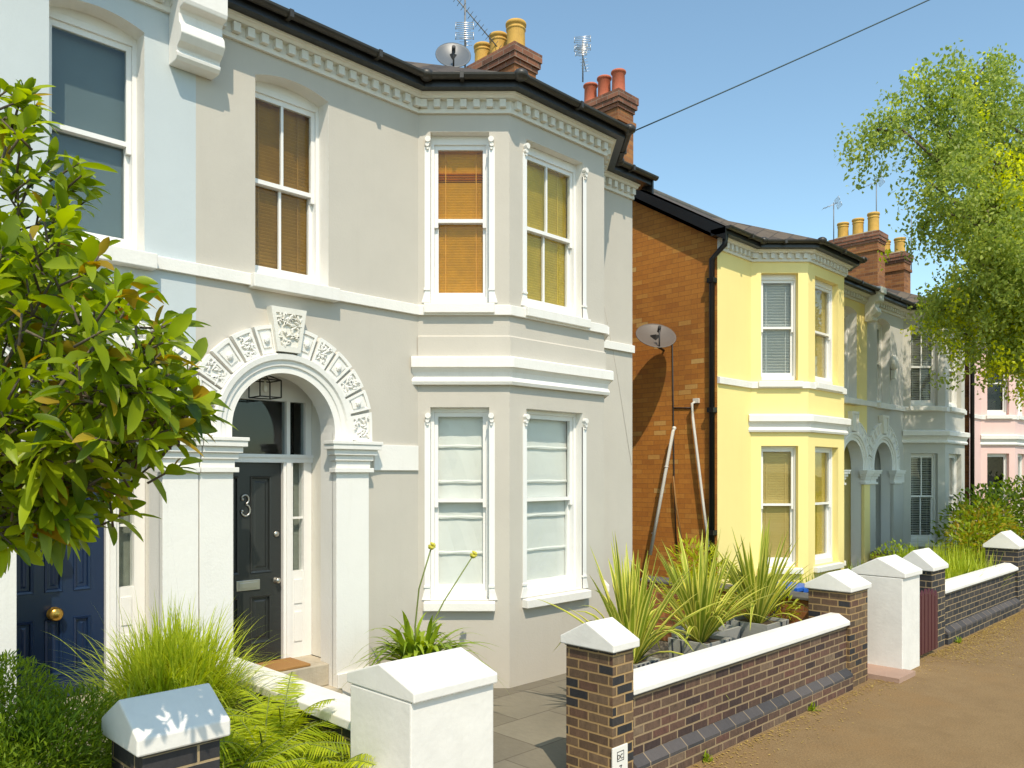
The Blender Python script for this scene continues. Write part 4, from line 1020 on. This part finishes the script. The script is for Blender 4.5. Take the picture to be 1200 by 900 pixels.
# keep shoots out on the skin, thinner inside
keep = RNG.random(len(q)) < (.2 + .8 * q ** 2); p, d = p[keep], d[keep]
extra = [near(a, b, c) for a, b, c in ((215, 372, 2.7), (228, 470, 2.65), (235, 492, 2.7), (60, 185, 2.7), (45, 120, 2.7), (75, 270, 2.75), (10, 105, 2.75), (200, 385, 2.75), (140, 345, 2.8), (225, 455, 2.75), (212, 545, 2.7), (150, 600, 2.75), (40, 612, 2.7), (95, 612, 2.7))]
p = np.vstack([p, np.array(extra)]); d = np.vstack([d, np.array([(.5, -.4, .3)] * len(extra))])
B, DR, UP, LN, WD, MI = [], [], [], [], [], []
tw = MB()
for i in range(len(p)):
    ax = d[i] * .7 + np.array([.12, -.12, .5]) + RNG.normal(size=3) * .3; ax /= np.linalg.norm(ax)
    a = np.cross(ax, [.3, .2, .9]); a /= np.linalg.norm(a); b = np.cross(ax, a); k = RNG.integers(5, 10); ph = RNG.random() * 6.28
    tip = p[i]; tail = tip - ax * .12
    tw.tube([tail, tip], [.0045, .003], 0, 5)
    for j in range(k):
        an = ph + j * 2.4; s_ = (j + .5) / k; op = .35 + .95 * (1 - s_) * (.6 + .6 * RNG.random())
        dr = ax * math.cos(op) + (a * math.cos(an) + b * math.sin(an)) * math.sin(op)
        B.append(tail + (tip - tail) * (.35 + .65 * s_)); DR.append(dr); UP.append(ax + np.array([0, 0, .4]) + RNG.normal(size=3) * .15)
        l = (.06 + .078 * RNG.random() ** .8) * (1.0 if RNG.random() > .15 else .55); LN.append(l); WD.append(l * (.29 + .10 * RNG.random()))
        r_ = RNG.random(); MI.append(0 if r_ < .95 else 1 if r_ < .994 else 2)
leaves('crown', t, [MAG_G, MAG_Y, MAG_B], B, DR, UP, np.array(LN), np.array(WD), MI, st=(0, .12, .32, .55, .78, .93, 1), wp=(.10, .42, .86, 1, .78, .36, .03), droop=.05 + .55 * RNG.random(len(B)), fold=.16)
tr = Vector((.35, 3.75, 0))
tw.tube([tr, tr + Vector((-.02, -.1, .7)), tr + Vector((.02, -.3, 1.5)), tr + Vector((.05, -.45, 2.2)), tr + Vector((.0, -.5, 3.0))], [.07, .06, .05, .032, .012], 0, 10)
for l in lob3:
    c = Vector(l[:3]); s0 = tr + Vector((.02, -.3, 1.4)); mid = s0.lerp(c, .55) + Vector((0, 0, .1)); tw.tube([s0, mid, c], [.014, .009, .004], 0, 6)
tw.build('trunk', BARK, t)

# fern fronds
def fern(loc, n, ln, mat, label, name='fern', seed=1, lean=.0, zb=0.0, pw=.135, spread=1.0):
    rg = np.random.default_rng(seed); t = thing(name, (loc[0], loc[1], 0), label, 'fern')
    B, DR, UP, LN, WD = [], [], [], [], []; rc = MB()
    for i in range(n):
        an = 2 * math.pi * i / n + rg.random() * .5; el = .55 + .6 * rg.random(); l = ln * (.75 + .4 * rg.random())
        hx, hy = math.cos(an), math.sin(an); pts = []
        for s_ in np.linspace(0, 1, 13):
            r_ = l * (s_ * math.cos(el) + .18 * s_ * s_) * spread; z = loc[2] + zb + l * (s_ * math.sin(el) * 1.05 - .62 * s_ * s_ * (1.2 - el * .5))
            pts.append(Vector((loc[0] + hx * r_, loc[1] + hy * r_, z)))
        rc.tube(pts, [.005] * 6 + [.003] * 7, 0, 5)
        M = 36
        for k in range(2, M):
            s_ = k / M; f = s_ * 12; a = int(f); q = pts[a].lerp(pts[min(a + 1, 12)], f - a); tg = (pts[min(a + 1, 12)] - pts[a]).normalized()
            sd = tg.cross(Vector((0, 0, 1))).normalized(); w = pw * l / .7 * (math.sin(math.pi * min(1, .12 + s_ * .88)) ** .7) * 1.05 + .008
            for sg in (-1, 1):
                B.append(q); DR.append(sd * sg + tg * .5 + Vector((0, 0, -.22 + .15 * rg.normal()))); UP.append(sd.cross(tg) * (1 if sd.cross(tg).z > 0 else -1)); LN.append(w * (.9 + .2 * rg.random())); WD.append(l / M * .62)
    leaves('frond', t, [mat], [tuple(b) for b in B], [tuple(b) for b in DR], [tuple(b) for b in UP], np.array(LN), np.array(WD), None, st=(0, .3, .65, 1), wp=(.75, 1, .7, .08), droop=.15, fold=.08)
    rc.build('stalk', STEM, t)
    return t
fern((2.12, 4.02, .18), 20, .66, FERNM, 'lime green fern in front of the white coped dividing wall', seed=3, zb=.34)
fern((1.78, 3.78, .1), 18, .58, FERNM, 'lower lime green fern beside the dark brick pier', seed=5, zb=.34)
fern((2.28, 3.66, .1), 15, .50, FERNM, 'small lime fern tucked behind the broad white pier', seed=9, zb=.36)
fern((2.38, 4.30, .1), 16, .56, FERNM, 'lime fern reaching up to the sloping white wall coping', seed=14, zb=.40)
fern((1.62, 4.20, .1), 16, .60, FERNM, 'shaded lime fern at the foot of the tall ornamental grass', seed=19, zb=.34)

def tuft(name, loc, n, ln, wd, mat, label, cat, el=(.7, 1.5), droop=(.3, .9), r0=.1, K=7, seed=1, group=None, fold=.12, wp=None, parent=None, part='foliage', att=.6):
    rg = np.random.default_rng(seed); t = parent if parent is not None else thing(name, (loc[0], loc[1], 0), label, cat, group)
    an = rg.random(n) * 6.283; e = el[0] + (el[1] - el[0]) * rg.random(n) ** .8; rr = r0 * np.sqrt(rg.random(n)); a2 = rg.random(n) * 6.283
    base = np.stack([loc[0] + rr * np.cos(a2), loc[1] + rr * np.sin(a2), np.full(n, loc[2])], 1)
    dr = np.stack([np.cos(an) * np.cos(e), np.sin(an) * np.cos(e), np.sin(e)], 1)
    st = np.linspace(0, 1, K); w = wp or tuple(.7 + .3 * min(1, s * 5) if s < .6 else max(.03, (1 - s) / .4) for s in st)
    ups = np.stack([-np.cos(an) * np.sin(e), -np.sin(an) * np.sin(e), np.cos(e)], 1) + rg.normal(size=(n, 3)) * .15
    leaves(part, t, [mat], base, dr, ups, ln[0] + (ln[1] - ln[0]) * rg.random(n), wd * (.75 + .5 * rg.random(n)), None, st=tuple(st), wp=w, droop=(droop[0] + (droop[1] - droop[0]) * rg.random(n)) * np.cos(e) ** att, fold=fold)
    return t
tuft('ornamental_grass', (2.02, 4.98, .28), 5000, (1.0, 1.75), .009, GRASSM, 'tall bright green ornamental grass clump before the white pilasters', 'grass clump', el=(1.12, 1.52), droop=(.45, 1.05), r0=.20, K=11, seed=4, att=.12)
# dark feathery shrub and sword leaves at lower left
lobs = [(.62, 3.38, .85, .30), (.85, 3.45, .95, .28), (1.05, 3.62, .98, .24), (.45, 3.6, 1.05, .28), (.8, 3.75, 1.12, .25), (1.05, 3.45, .7, .22)]
shrub('feathery_shrub', lobs, 42000, .032, [DARKFERN], 'dark green feathery shrub filling the lower left corner', 'shrub', wid=.22)
tuft('iris_clump', (.95, 4.05, .30), 26, (.65, .95), .035, STRAP, 'upright sword leaved iris in front of the navy door', 'plant', el=(1.15, 1.55), droop=(.05, .3), r0=.35, K=6, seed=8)
tuft('iris_clump', (1.45, 4.15, .30), 10, (.55, .80), .035, STRAP, 'small sword leaved iris beside the ornamental grass', 'plant', el=(1.15, 1.5), droop=(.05, .3), r0=.12, K=6, seed=12)

# agapanthus in a pot by the bay
t = thing('potted_agapanthus', (4.28, 5.42, 0), 'strap leaved agapanthus with two tall bud stems by the bay', 'potted plant')
m = MB(); m.lathe((4.28, 5.42, .005), [(.13, 0), (.15, .02), (.19, .34), (.205, .36), (.205, .40), (.18, .40), (.17, .36)], 0, 24); m.build('flowerpot', POTR, t)
tuft('', (4.28, 5.42, .40), 170, (.7, 1.12), .044, STRAP, '', '', el=(.45, 1.35), droop=(.55, 1.0), r0=.10, K=10, seed=21, att=.2, parent=t, part='leaf')
def pos_t(px, py, tt): return Vector(near(px, py, tt))
h1, h2 = pos_t(506, 640, 6.9), pos_t(555, 650, 7.2)
for hd, md in ((h1, pos_t(491, 690, 6.9)), (h2, pos_t(520, 705, 7.05))):
    m = MB(); b0 = Vector((4.28, 5.42, .40)); m.tube([b0, b0.lerp(md, .5) + Vector((-.02, .02, .03)), md, hd], [.009, .008, .007, .006], 0, 6); sp_ = m.build('flower_stem', STEM, t)
    m = MB(); rnd = random.Random(3)
    for k in range(26):
        v = Vector((rnd.gauss(0, 1), rnd.gauss(0, 1), rnd.gauss(0, 1))).normalized(); m.tube([hd, hd + v * .034], [.005, .008], 0, 5)
    m.build('flower_bud', FLOWER, sp_)
rg = np.random.default_rng(5); n = 260
pp = np.array([4.38, 5.20, .38]) + rg.normal(size=(n, 3)) * np.array([.13, .06, .05])
t2 = thing('bedding_plant', (4.38, 5.2, 0), 'low white and lime bedding flowers behind the broad white pier', 'plant')
m = MB(); m.lathe((4.38, 5.2, .005), [(.10, 0), (.13, .03), (.16, .30), (.17, .31), (.15, .32)], 0, 18); m.build('flowerpot', SLATEPOT, t2)
leaves('flower', t2, [BUSHL, WHITE], pp, unit(n) + np.array([0, 0, .6]), unit(n), .04 + .02 * rg.random(n), .03, (rg.random(n) < .3).astype(int), st=(0, .4, .75, 1), wp=(.2, 1, .8, .1))

# three variegated sword plants in slate planters
def sword_plant(x, y, w, h, label, striped, seed, n=74, L_=(.8, 1.3)):
    t = thing('potted_sword_plant', (x, y, 0), label, 'potted plant', 'variegated sword plants behind the wall')
    m = MB(); a, b = w * .42, w * .5; T = lambda s_, z: [(x - s_, y - s_, z), (x + s_, y - s_, z), (x + s_, y + s_, z), (x - s_, y + s_, z)]
    m.loft([T(a, .006), T(b, h), T(b - .02, h), T(b - .025, h - .04)], 0)
    for k in range(5 if striped else 2):
        q = (-1 + (k + .5) * 2 / (5 if striped else 2.2)) if striped else (.35 + .5 * k)
        for f_ in (0, 1):
            c_ = lambda z, s_: (x + q * s_ * .93, y - s_ - .003, z) if f_ == 0 else (x - s_ - .003, y + q * s_ * .93, z)
            wv = Vector((.016 if striped else .008, 0, 0)) if f_ == 0 else Vector((0, .016 if striped else .008, 0))
            p0, p1 = Vector(c_(.03, a)), Vector(c_(h - .005, b)); nn = Vector((0, -.004, 0)) if f_ == 0 else Vector((-.004, 0, 0))
            m.hexa([p0 - wv, p0 + wv, p0 + wv - nn, p0 - wv - nn, p1 - wv, p1 + wv, p1 + wv - nn, p1 - wv - nn], 1)
    pl = m.build('planter', [SLATEPOT, SLATEDARK], t)
    m = MB(); m.box(x - b + .026, x + b - .026, y - b + .026, y + b - .026, h - .07, h - .03); m.build('compost', SOIL, pl)
    rg = np.random.default_rng(seed); K = 9; st = np.linspace(0, 1, K)
    an = np.arange(n) * 2.4 + rg.random(n) * .8; e = .62 + .9 * rg.random(n) ** .55
    base = np.stack([x + .05 * np.cos(an), y + .05 * np.sin(an), np.full(n, h - .035)], 1)
    dr = np.stack([np.cos(an) * np.cos(e), np.sin(an) * np.cos(e), np.sin(e)], 1); ups = np.stack([-np.cos(an) * np.sin(e), -np.sin(an) * np.sin(e), np.cos(e)], 1)
    wp = tuple(.6 + .4 * min(1, s_ / .3) if s_ < .55 else max(.02, ((1 - s_) / .45) ** .8) for s_ in st)
    ln = (L_[0] + (L_[1] - L_[0]) * rg.random(n))
    leaves('leaf', t, [SWORD], base, dr, ups, ln, .040 + .018 * rg.random(n), None, st=tuple(st), wp=wp, droop=np.where(rg.random(n) < .4, .95, .32) * np.cos(e) ** .5, fold=.25)
    return t
sword_plant(5.42, 4.02, .34, .56, 'yellow edged sword plant in a striped planter, nearest the brown brick pier', True, 31)
sword_plant(6.48, 4.02, .42, .58, 'middle yellow edged sword plant in a plain slate planter', False, 32, n=78)
sword_plant(7.62, 4.05, .46, .60, 'yellow edged sword plant farthest from the plaque pier, before the yellow house', False, 33, n=74)
# an empty slate trough between them
m = MB(); 
t = thing('slate_trough', (7.05, 4.3, 0), 'plain grey slate trough standing between the two farther sword plants', 'planter')
m.loft([[(6.83, 4.12, .006), (7.30, 4.12, .006), (7.30, 4.5, .006), (6.83, 4.5, .006)], [(6.78, 4.08, .56), (7.34, 4.08, .56), (7.34, 4.54, .56), (6.78, 4.54, .56)], [(6.81, 4.11, .56), (7.31, 4.11, .56), (7.31, 4.51, .56), (6.81, 4.51, .56)], [(6.82, 4.12, .50), (7.30, 4.12, .50), (7.30, 4.50, .50), (6.82, 4.50, .50)]])
m.build('box', SLATEPOT, t)
m = MB(); m.box(6.825, 7.295, 4.125, 4.495, .47, .501); m.build('compost', SOIL, t)
shrub('bamboo_bush', [(7.75, 4.75, .95, .34), (7.95, 4.7, .75, .32), (7.6, 4.85, .75, .3), (8.1, 4.35, .62, .27), (8.2, 4.1, .66, .2), (7.85, 4.95, 1.1, .25)], 1500, .12, [BAMBOO], 'lime yellow bamboo bush behind the sword plants', 'bush', wid=.16)
# recycling box by the dividing wall
t = thing('recycling_box', (8.95, 4.2, 0), 'blue lidded recycling box behind the dark dividing wall', 'box')
q = at(943, 687, 4.1)
m = MB(); q = Vector((8.95, 4.35, .62)); m.loft([[(q.x - .2, q.y - .25, .3), (q.x + .2, q.y - .25, .3), (q.x + .2, q.y + .25, .3), (q.x - .2, q.y + .25, .3)], [(q.x - .22, q.y - .2, .75), (q.x + .22, q.y - .2, .75), (q.x + .22, q.y + .2, .75), (q.x - .22, q.y + .2, .75)]]); m.build('tub', SLATECOPE, t, bevel=.01)
m = MB(); m.box(q.x - .23, q.x + .23, q.y - .21, q.y + .21, .752, .80); m.box(q.x - .1, q.x + .1, q.y - .225, q.y - .211, .73, .79); m.build('lid', BLUEBAG, t, bevel=.01)
# shrubs and grasses along the far front gardens
shrub('round_bush', [(13.4, 4.7, .6, .42), (13.0, 4.6, .5, .35), (13.8, 4.7, .5, .35)], 2600, .07, [BUSHL], 'small round green bush behind the dark blue brick pier', 'bush', wid=.3)
tuft('garden_grass', (13.4, 3.95, .05), 700, (.75, 1.15), .02, GRASSM, 'tall feathery green grass behind the far white coping', 'grass clump', el=(1.0, 1.5), droop=(.2, .7), r0=.55, seed=41)
tuft('garden_grass', (12.3, 3.95, .05), 500, (.65, 1.0), .02, GRASSM, 'shorter grass clump near the dark blue brick pier', 'grass clump', el=(1.0, 1.5), droop=(.2, .7), r0=.45, seed=42)
tuft('garden_grass', (14.6, 4.2, .05), 600, (.75, 1.15), .02, GRASSM, 'grass clump under the yellowish shrub by the farthest pier', 'grass clump', el=(1.0, 1.5), droop=(.2, .7), r0=.5, seed=43)
tuft('weed_clump', (11.6, 5.4, .05), 240, (.4, .75), .02, STRAP, 'weedy green clump below the yellow house bay', 'plant', el=(.8, 1.5), droop=(.3, .8), r0=.5, seed=44)
tuft('weed_clump', (13.9, 5.5, .05), 240, (.4, .75), .02, STRAP, 'weedy green clump by the foot of the shared pilasters', 'plant', el=(.8, 1.5), droop=(.3, .8), r0=.5, seed=45)
shrub('yellow_shrub', [(15.6, 4.1, 1.1, .5), (15.0, 4.1, .9, .4), (16.2, 4.2, 1.2, .5), (16.4, 4.0, .8, .5)], 2600, .10, [BUSHY, BUSHL], 'yellowish green shrub behind the farthest dark pier', 'shrub', weights=[.35, .65], wid=.4)
shrub('laurel_bush', [(18.0, 4.6, 1.15, .75), (17.2, 4.7, .9, .65), (18.9, 4.4, 1.25, .8), (20.0, 4.4, 1.2, .85), (19.0, 4.2, .8, .75)], 4200, .11, [BUSHD, BUSHL], 'large dark green bush hiding the foot of the pink house', 'bush', weights=[.5, .5], wid=.45)
shrub('laurel_bush', [(22.0, 4.2, 1.1, .9), (23.5, 4.2, 1.2, .9), (25.0, 4.0, 1.2, 1.0)], 4200, .13, [BUSHD, BUSHL], 'farthest green bush behind the large dark bush', 'bush', weights=[.55, .45], wid=.45)

for (x, y, k) in ((5.15, 3.14, 1), (6.9, 3.15, 2), (10.95, 3.12, 3)):
    tuft('weed', (x, y, .0), 26, (.05, .13), .012, BUSHL, ('tiny green weed at the wall foot nearest the plaque pier', 'tiny green weed at the wall foot below the middle sword plant', 'tiny green weed at the foot of the far dark wall')[k - 1], 'weed', el=(.4, 1.4), droop=(.3, .9), r0=.03, K=5, seed=60 + k)
# street tree at right
t = thing('street_tree', (17.3, 2.0, 0), 'tall light leaved street tree overhanging from the right', 'tree')
wood = MB(); base = Vector((17.3, 2.0, 0))
wood.tube([base, base + Vector((.05, 0, 1.2)), base + Vector((-.05, .1, 2.6)), base + Vector((-.2, .2, 4.2)), base + Vector((-.2, .3, 6.0)), base + Vector((-.3, .4, 8.2))], [.26, .21, .18, .14, .09, .03], 0, 12)
limb_tips = []
def limb(a, b, r, depth):
    a, b = Vector(a), Vector(b); m_ = a.lerp(b, .5) + Vector((RNG.normal() * .15, RNG.normal() * .15, .12 * (b - a).length)); q = a.lerp(b, .8) + Vector((0, 0, .08))
    wood.tube([a, m_, q, b], [r, r * .75, r * .5, r * .25], 0, 7)
    limb_tips.append((m_, .4)); limb_tips.append((b, 1.0)); limb_tips.append((q, .8))
    if depth > 0:
        for k in range(4):
            s_ = a.lerp(b, .4 + .18 * k); d_ = (b - a).normalized() * .8 + Vector(RNG.normal(size=3)) * .55; d_.z -= .1
            limb(s_, s_ + d_.normalized() * min(.6, (b - a).length * (.3 + .25 * RNG.random())), r * .45, depth - 1)
def T_(px, py, tt): return Vector(near(px, py, tt))
trunk_at = lambda z: base + Vector((-.2, .22, z))
TIPS = [(1075, 120, 12.6, 4.5), (1042, 138, 12.2, 4.1), (1128, 88, 13.2, 4.9), (1090, 140, 12.5, 4.6), (1088, 212, 12.3, 3.8), (1185, 120, 13.6, 5.0), (1160, 150, 13.2, 4.9),
        (1118, 240, 12.4, 3.5), (1135, 295, 12.5, 3.1), (1140, 215, 12.6, 4.2), (1170, 265, 12.8, 3.5), (1150, 335, 12.9, 2.8), (1128, 350, 13.0, 2.9), (1195, 340, 13, 2.9), (1198, 410, 13.2, 2.6), (1150, 180, 13, 4.3), (1180, 215, 13, 4.0), (1185, 290, 13, 3.3),
        (1230, 200, 13.4, 4.5), (1250, 130, 13.8, 5.2), (1250, 330, 13.4, 3.0), (1380, 260, 14, 4)]
for a, b, c, z in TIPS: limb(trunk_at(z), T_(a, b, c), .05, 1)
# limbs reaching back over the gardens throw the dapple on the off white house
for (x, y, z, zz) in ((15.6, 4.2, 6.3, 4.4), (16.6, 4.6, 5.4, 3.8), (15.4, 3.0, 7.2, 5.2), (17.4, 3.4, 7.2, 5.2)): limb(trunk_at(zz), (x, y, z), .05, 1)
tw_ = np.array([w for _, w in limb_tips]); tp = np.array([tuple(v) for v, _ in limb_tips]); tw_ = tw_ / tw_.sum()
nC = 4300; ci = RNG.choice(len(tp), nC, p=tw_); cc = tp[ci] + RNG.normal(size=(nC, 3)) * np.array([.23, .23, .20]); cc[:, 2] -= np.abs(RNG.normal(size=nC)) * .11
per = 26; n = nC * per
pb = np.repeat(cc, per, 0) + RNG.normal(size=(n, 3)) * np.array([.075, .075, .095])
tone = np.repeat((.45 + np.sin(cc[:, 0] * 2.1 + cc[:, 2] * 1.3) + .8 * RNG.normal(size=nC) + (4.4 - cc[:, 2]) * .35 + (cc[:, 0] - 15.6) * .35) > .1, per).astype(int)
leaves('crown', t, [BIRCH_D, BIRCH_L], pb, unit(n) + np.array([0, 0, -.5]), unit(n) + np.array([0, 0, .7]), .046 + .036 * RNG.random(n), .036 + .02 * RNG.random(n), tone, st=(0, .45, 1), wp=(.15, 1, .05), droop=.1)
wood.build('trunk', BARK, t)

# litter at the foot of the walls
n = 8000; rg = np.random.default_rng(77)
x = np.concatenate([4.4 + 9.6 * rg.random(n // 4), 9.9 + 5.5 * rg.random(n - n // 4)]); y = 3.14 - rg.exponential(1.0, size=n) * np.where(x > 9.3, .26, .10)
o = leaves('fallen_leaves', None, [PETAL], np.stack([x, y, np.full(n, .006)], 1), np.stack([rg.normal(size=n), rg.normal(size=n), .15 * rg.random(n)], 1), np.tile([0, 0, 1.0], (n, 1)), .008 + .026 * rg.random(n) ** 2, .006 + .012 * rg.random(n), None, st=(0, .5, 1), wp=(.3, 1, .1), droop=0.0)
tag(o, 'dry golden litter gathered along the foot of the walls', 'leaf litter', None, 'stuff')

# ------------------------------------------------------------------ camera, light, sky
cd = bpy.data.cameras.new('camera'); cam = bpy.data.objects.new('camera', cd); COL.objects.link(cam)
cam.location = (0, 0, EYE); cam.rotation_euler = (R(90), 0, R(-45)); cd.sensor_width = 36; cd.lens = 28.2; cd.shift_y = 105 / 1200
cd.clip_end = 2000; cd.clip_start = .05; S.camera = cam
az, el = R(33), R(53)
dirv = Vector((math.sin(az) * math.cos(el), math.cos(az) * math.cos(el), -math.sin(el)))
sl = bpy.data.lights.new('sun', 'SUN'); sl.energy = 2.85; sl.angle = R(.5); sl.color = (1, .885, .72)
so = bpy.data.objects.new('sun', sl); COL.objects.link(so); so.rotation_euler = dirv.to_track_quat('-Z', 'Y').to_euler(); so.location = (0, 0, 20)
w = bpy.data.worlds.new('World'); S.world = w; w.use_nodes = True; nt = w.node_tree
bg = nt.nodes['Background']; sk = nt.nodes.new('ShaderNodeTexSky'); sk.sky_type = 'NISHITA'; sk.sun_disc = False
sk.sun_elevation = el; sk.sun_rotation = math.atan2(-math.sin(az), -math.cos(az)) % (2 * math.pi)
sk.air_density = 1.0; sk.dust_density = .5; sk.ozone_density = .3
tint = nt.nodes.new('ShaderNodeMix'); tint.data_type = 'RGBA'; tint.blend_type = 'MULTIPLY'; tint.inputs[0].default_value = 1.0; tint.inputs[7].default_value = (.95, 1.06, .97, 1)
nt.links.new(sk.outputs[0], tint.inputs[6]); nt.links.new(tint.outputs[2], bg.inputs[0]); bg.inputs[1].default_value = .15
S.view_settings.view_transform = 'Standard'; S.view_settings.look = 'None'; S.view_settings.exposure = .58; S.view_settings.gamma = 1
S.render.engine = 'CYCLES'; S.cycles.use_denoising = True
S.cycles.max_bounces = 8; S.cycles.transparent_max_bounces = 24
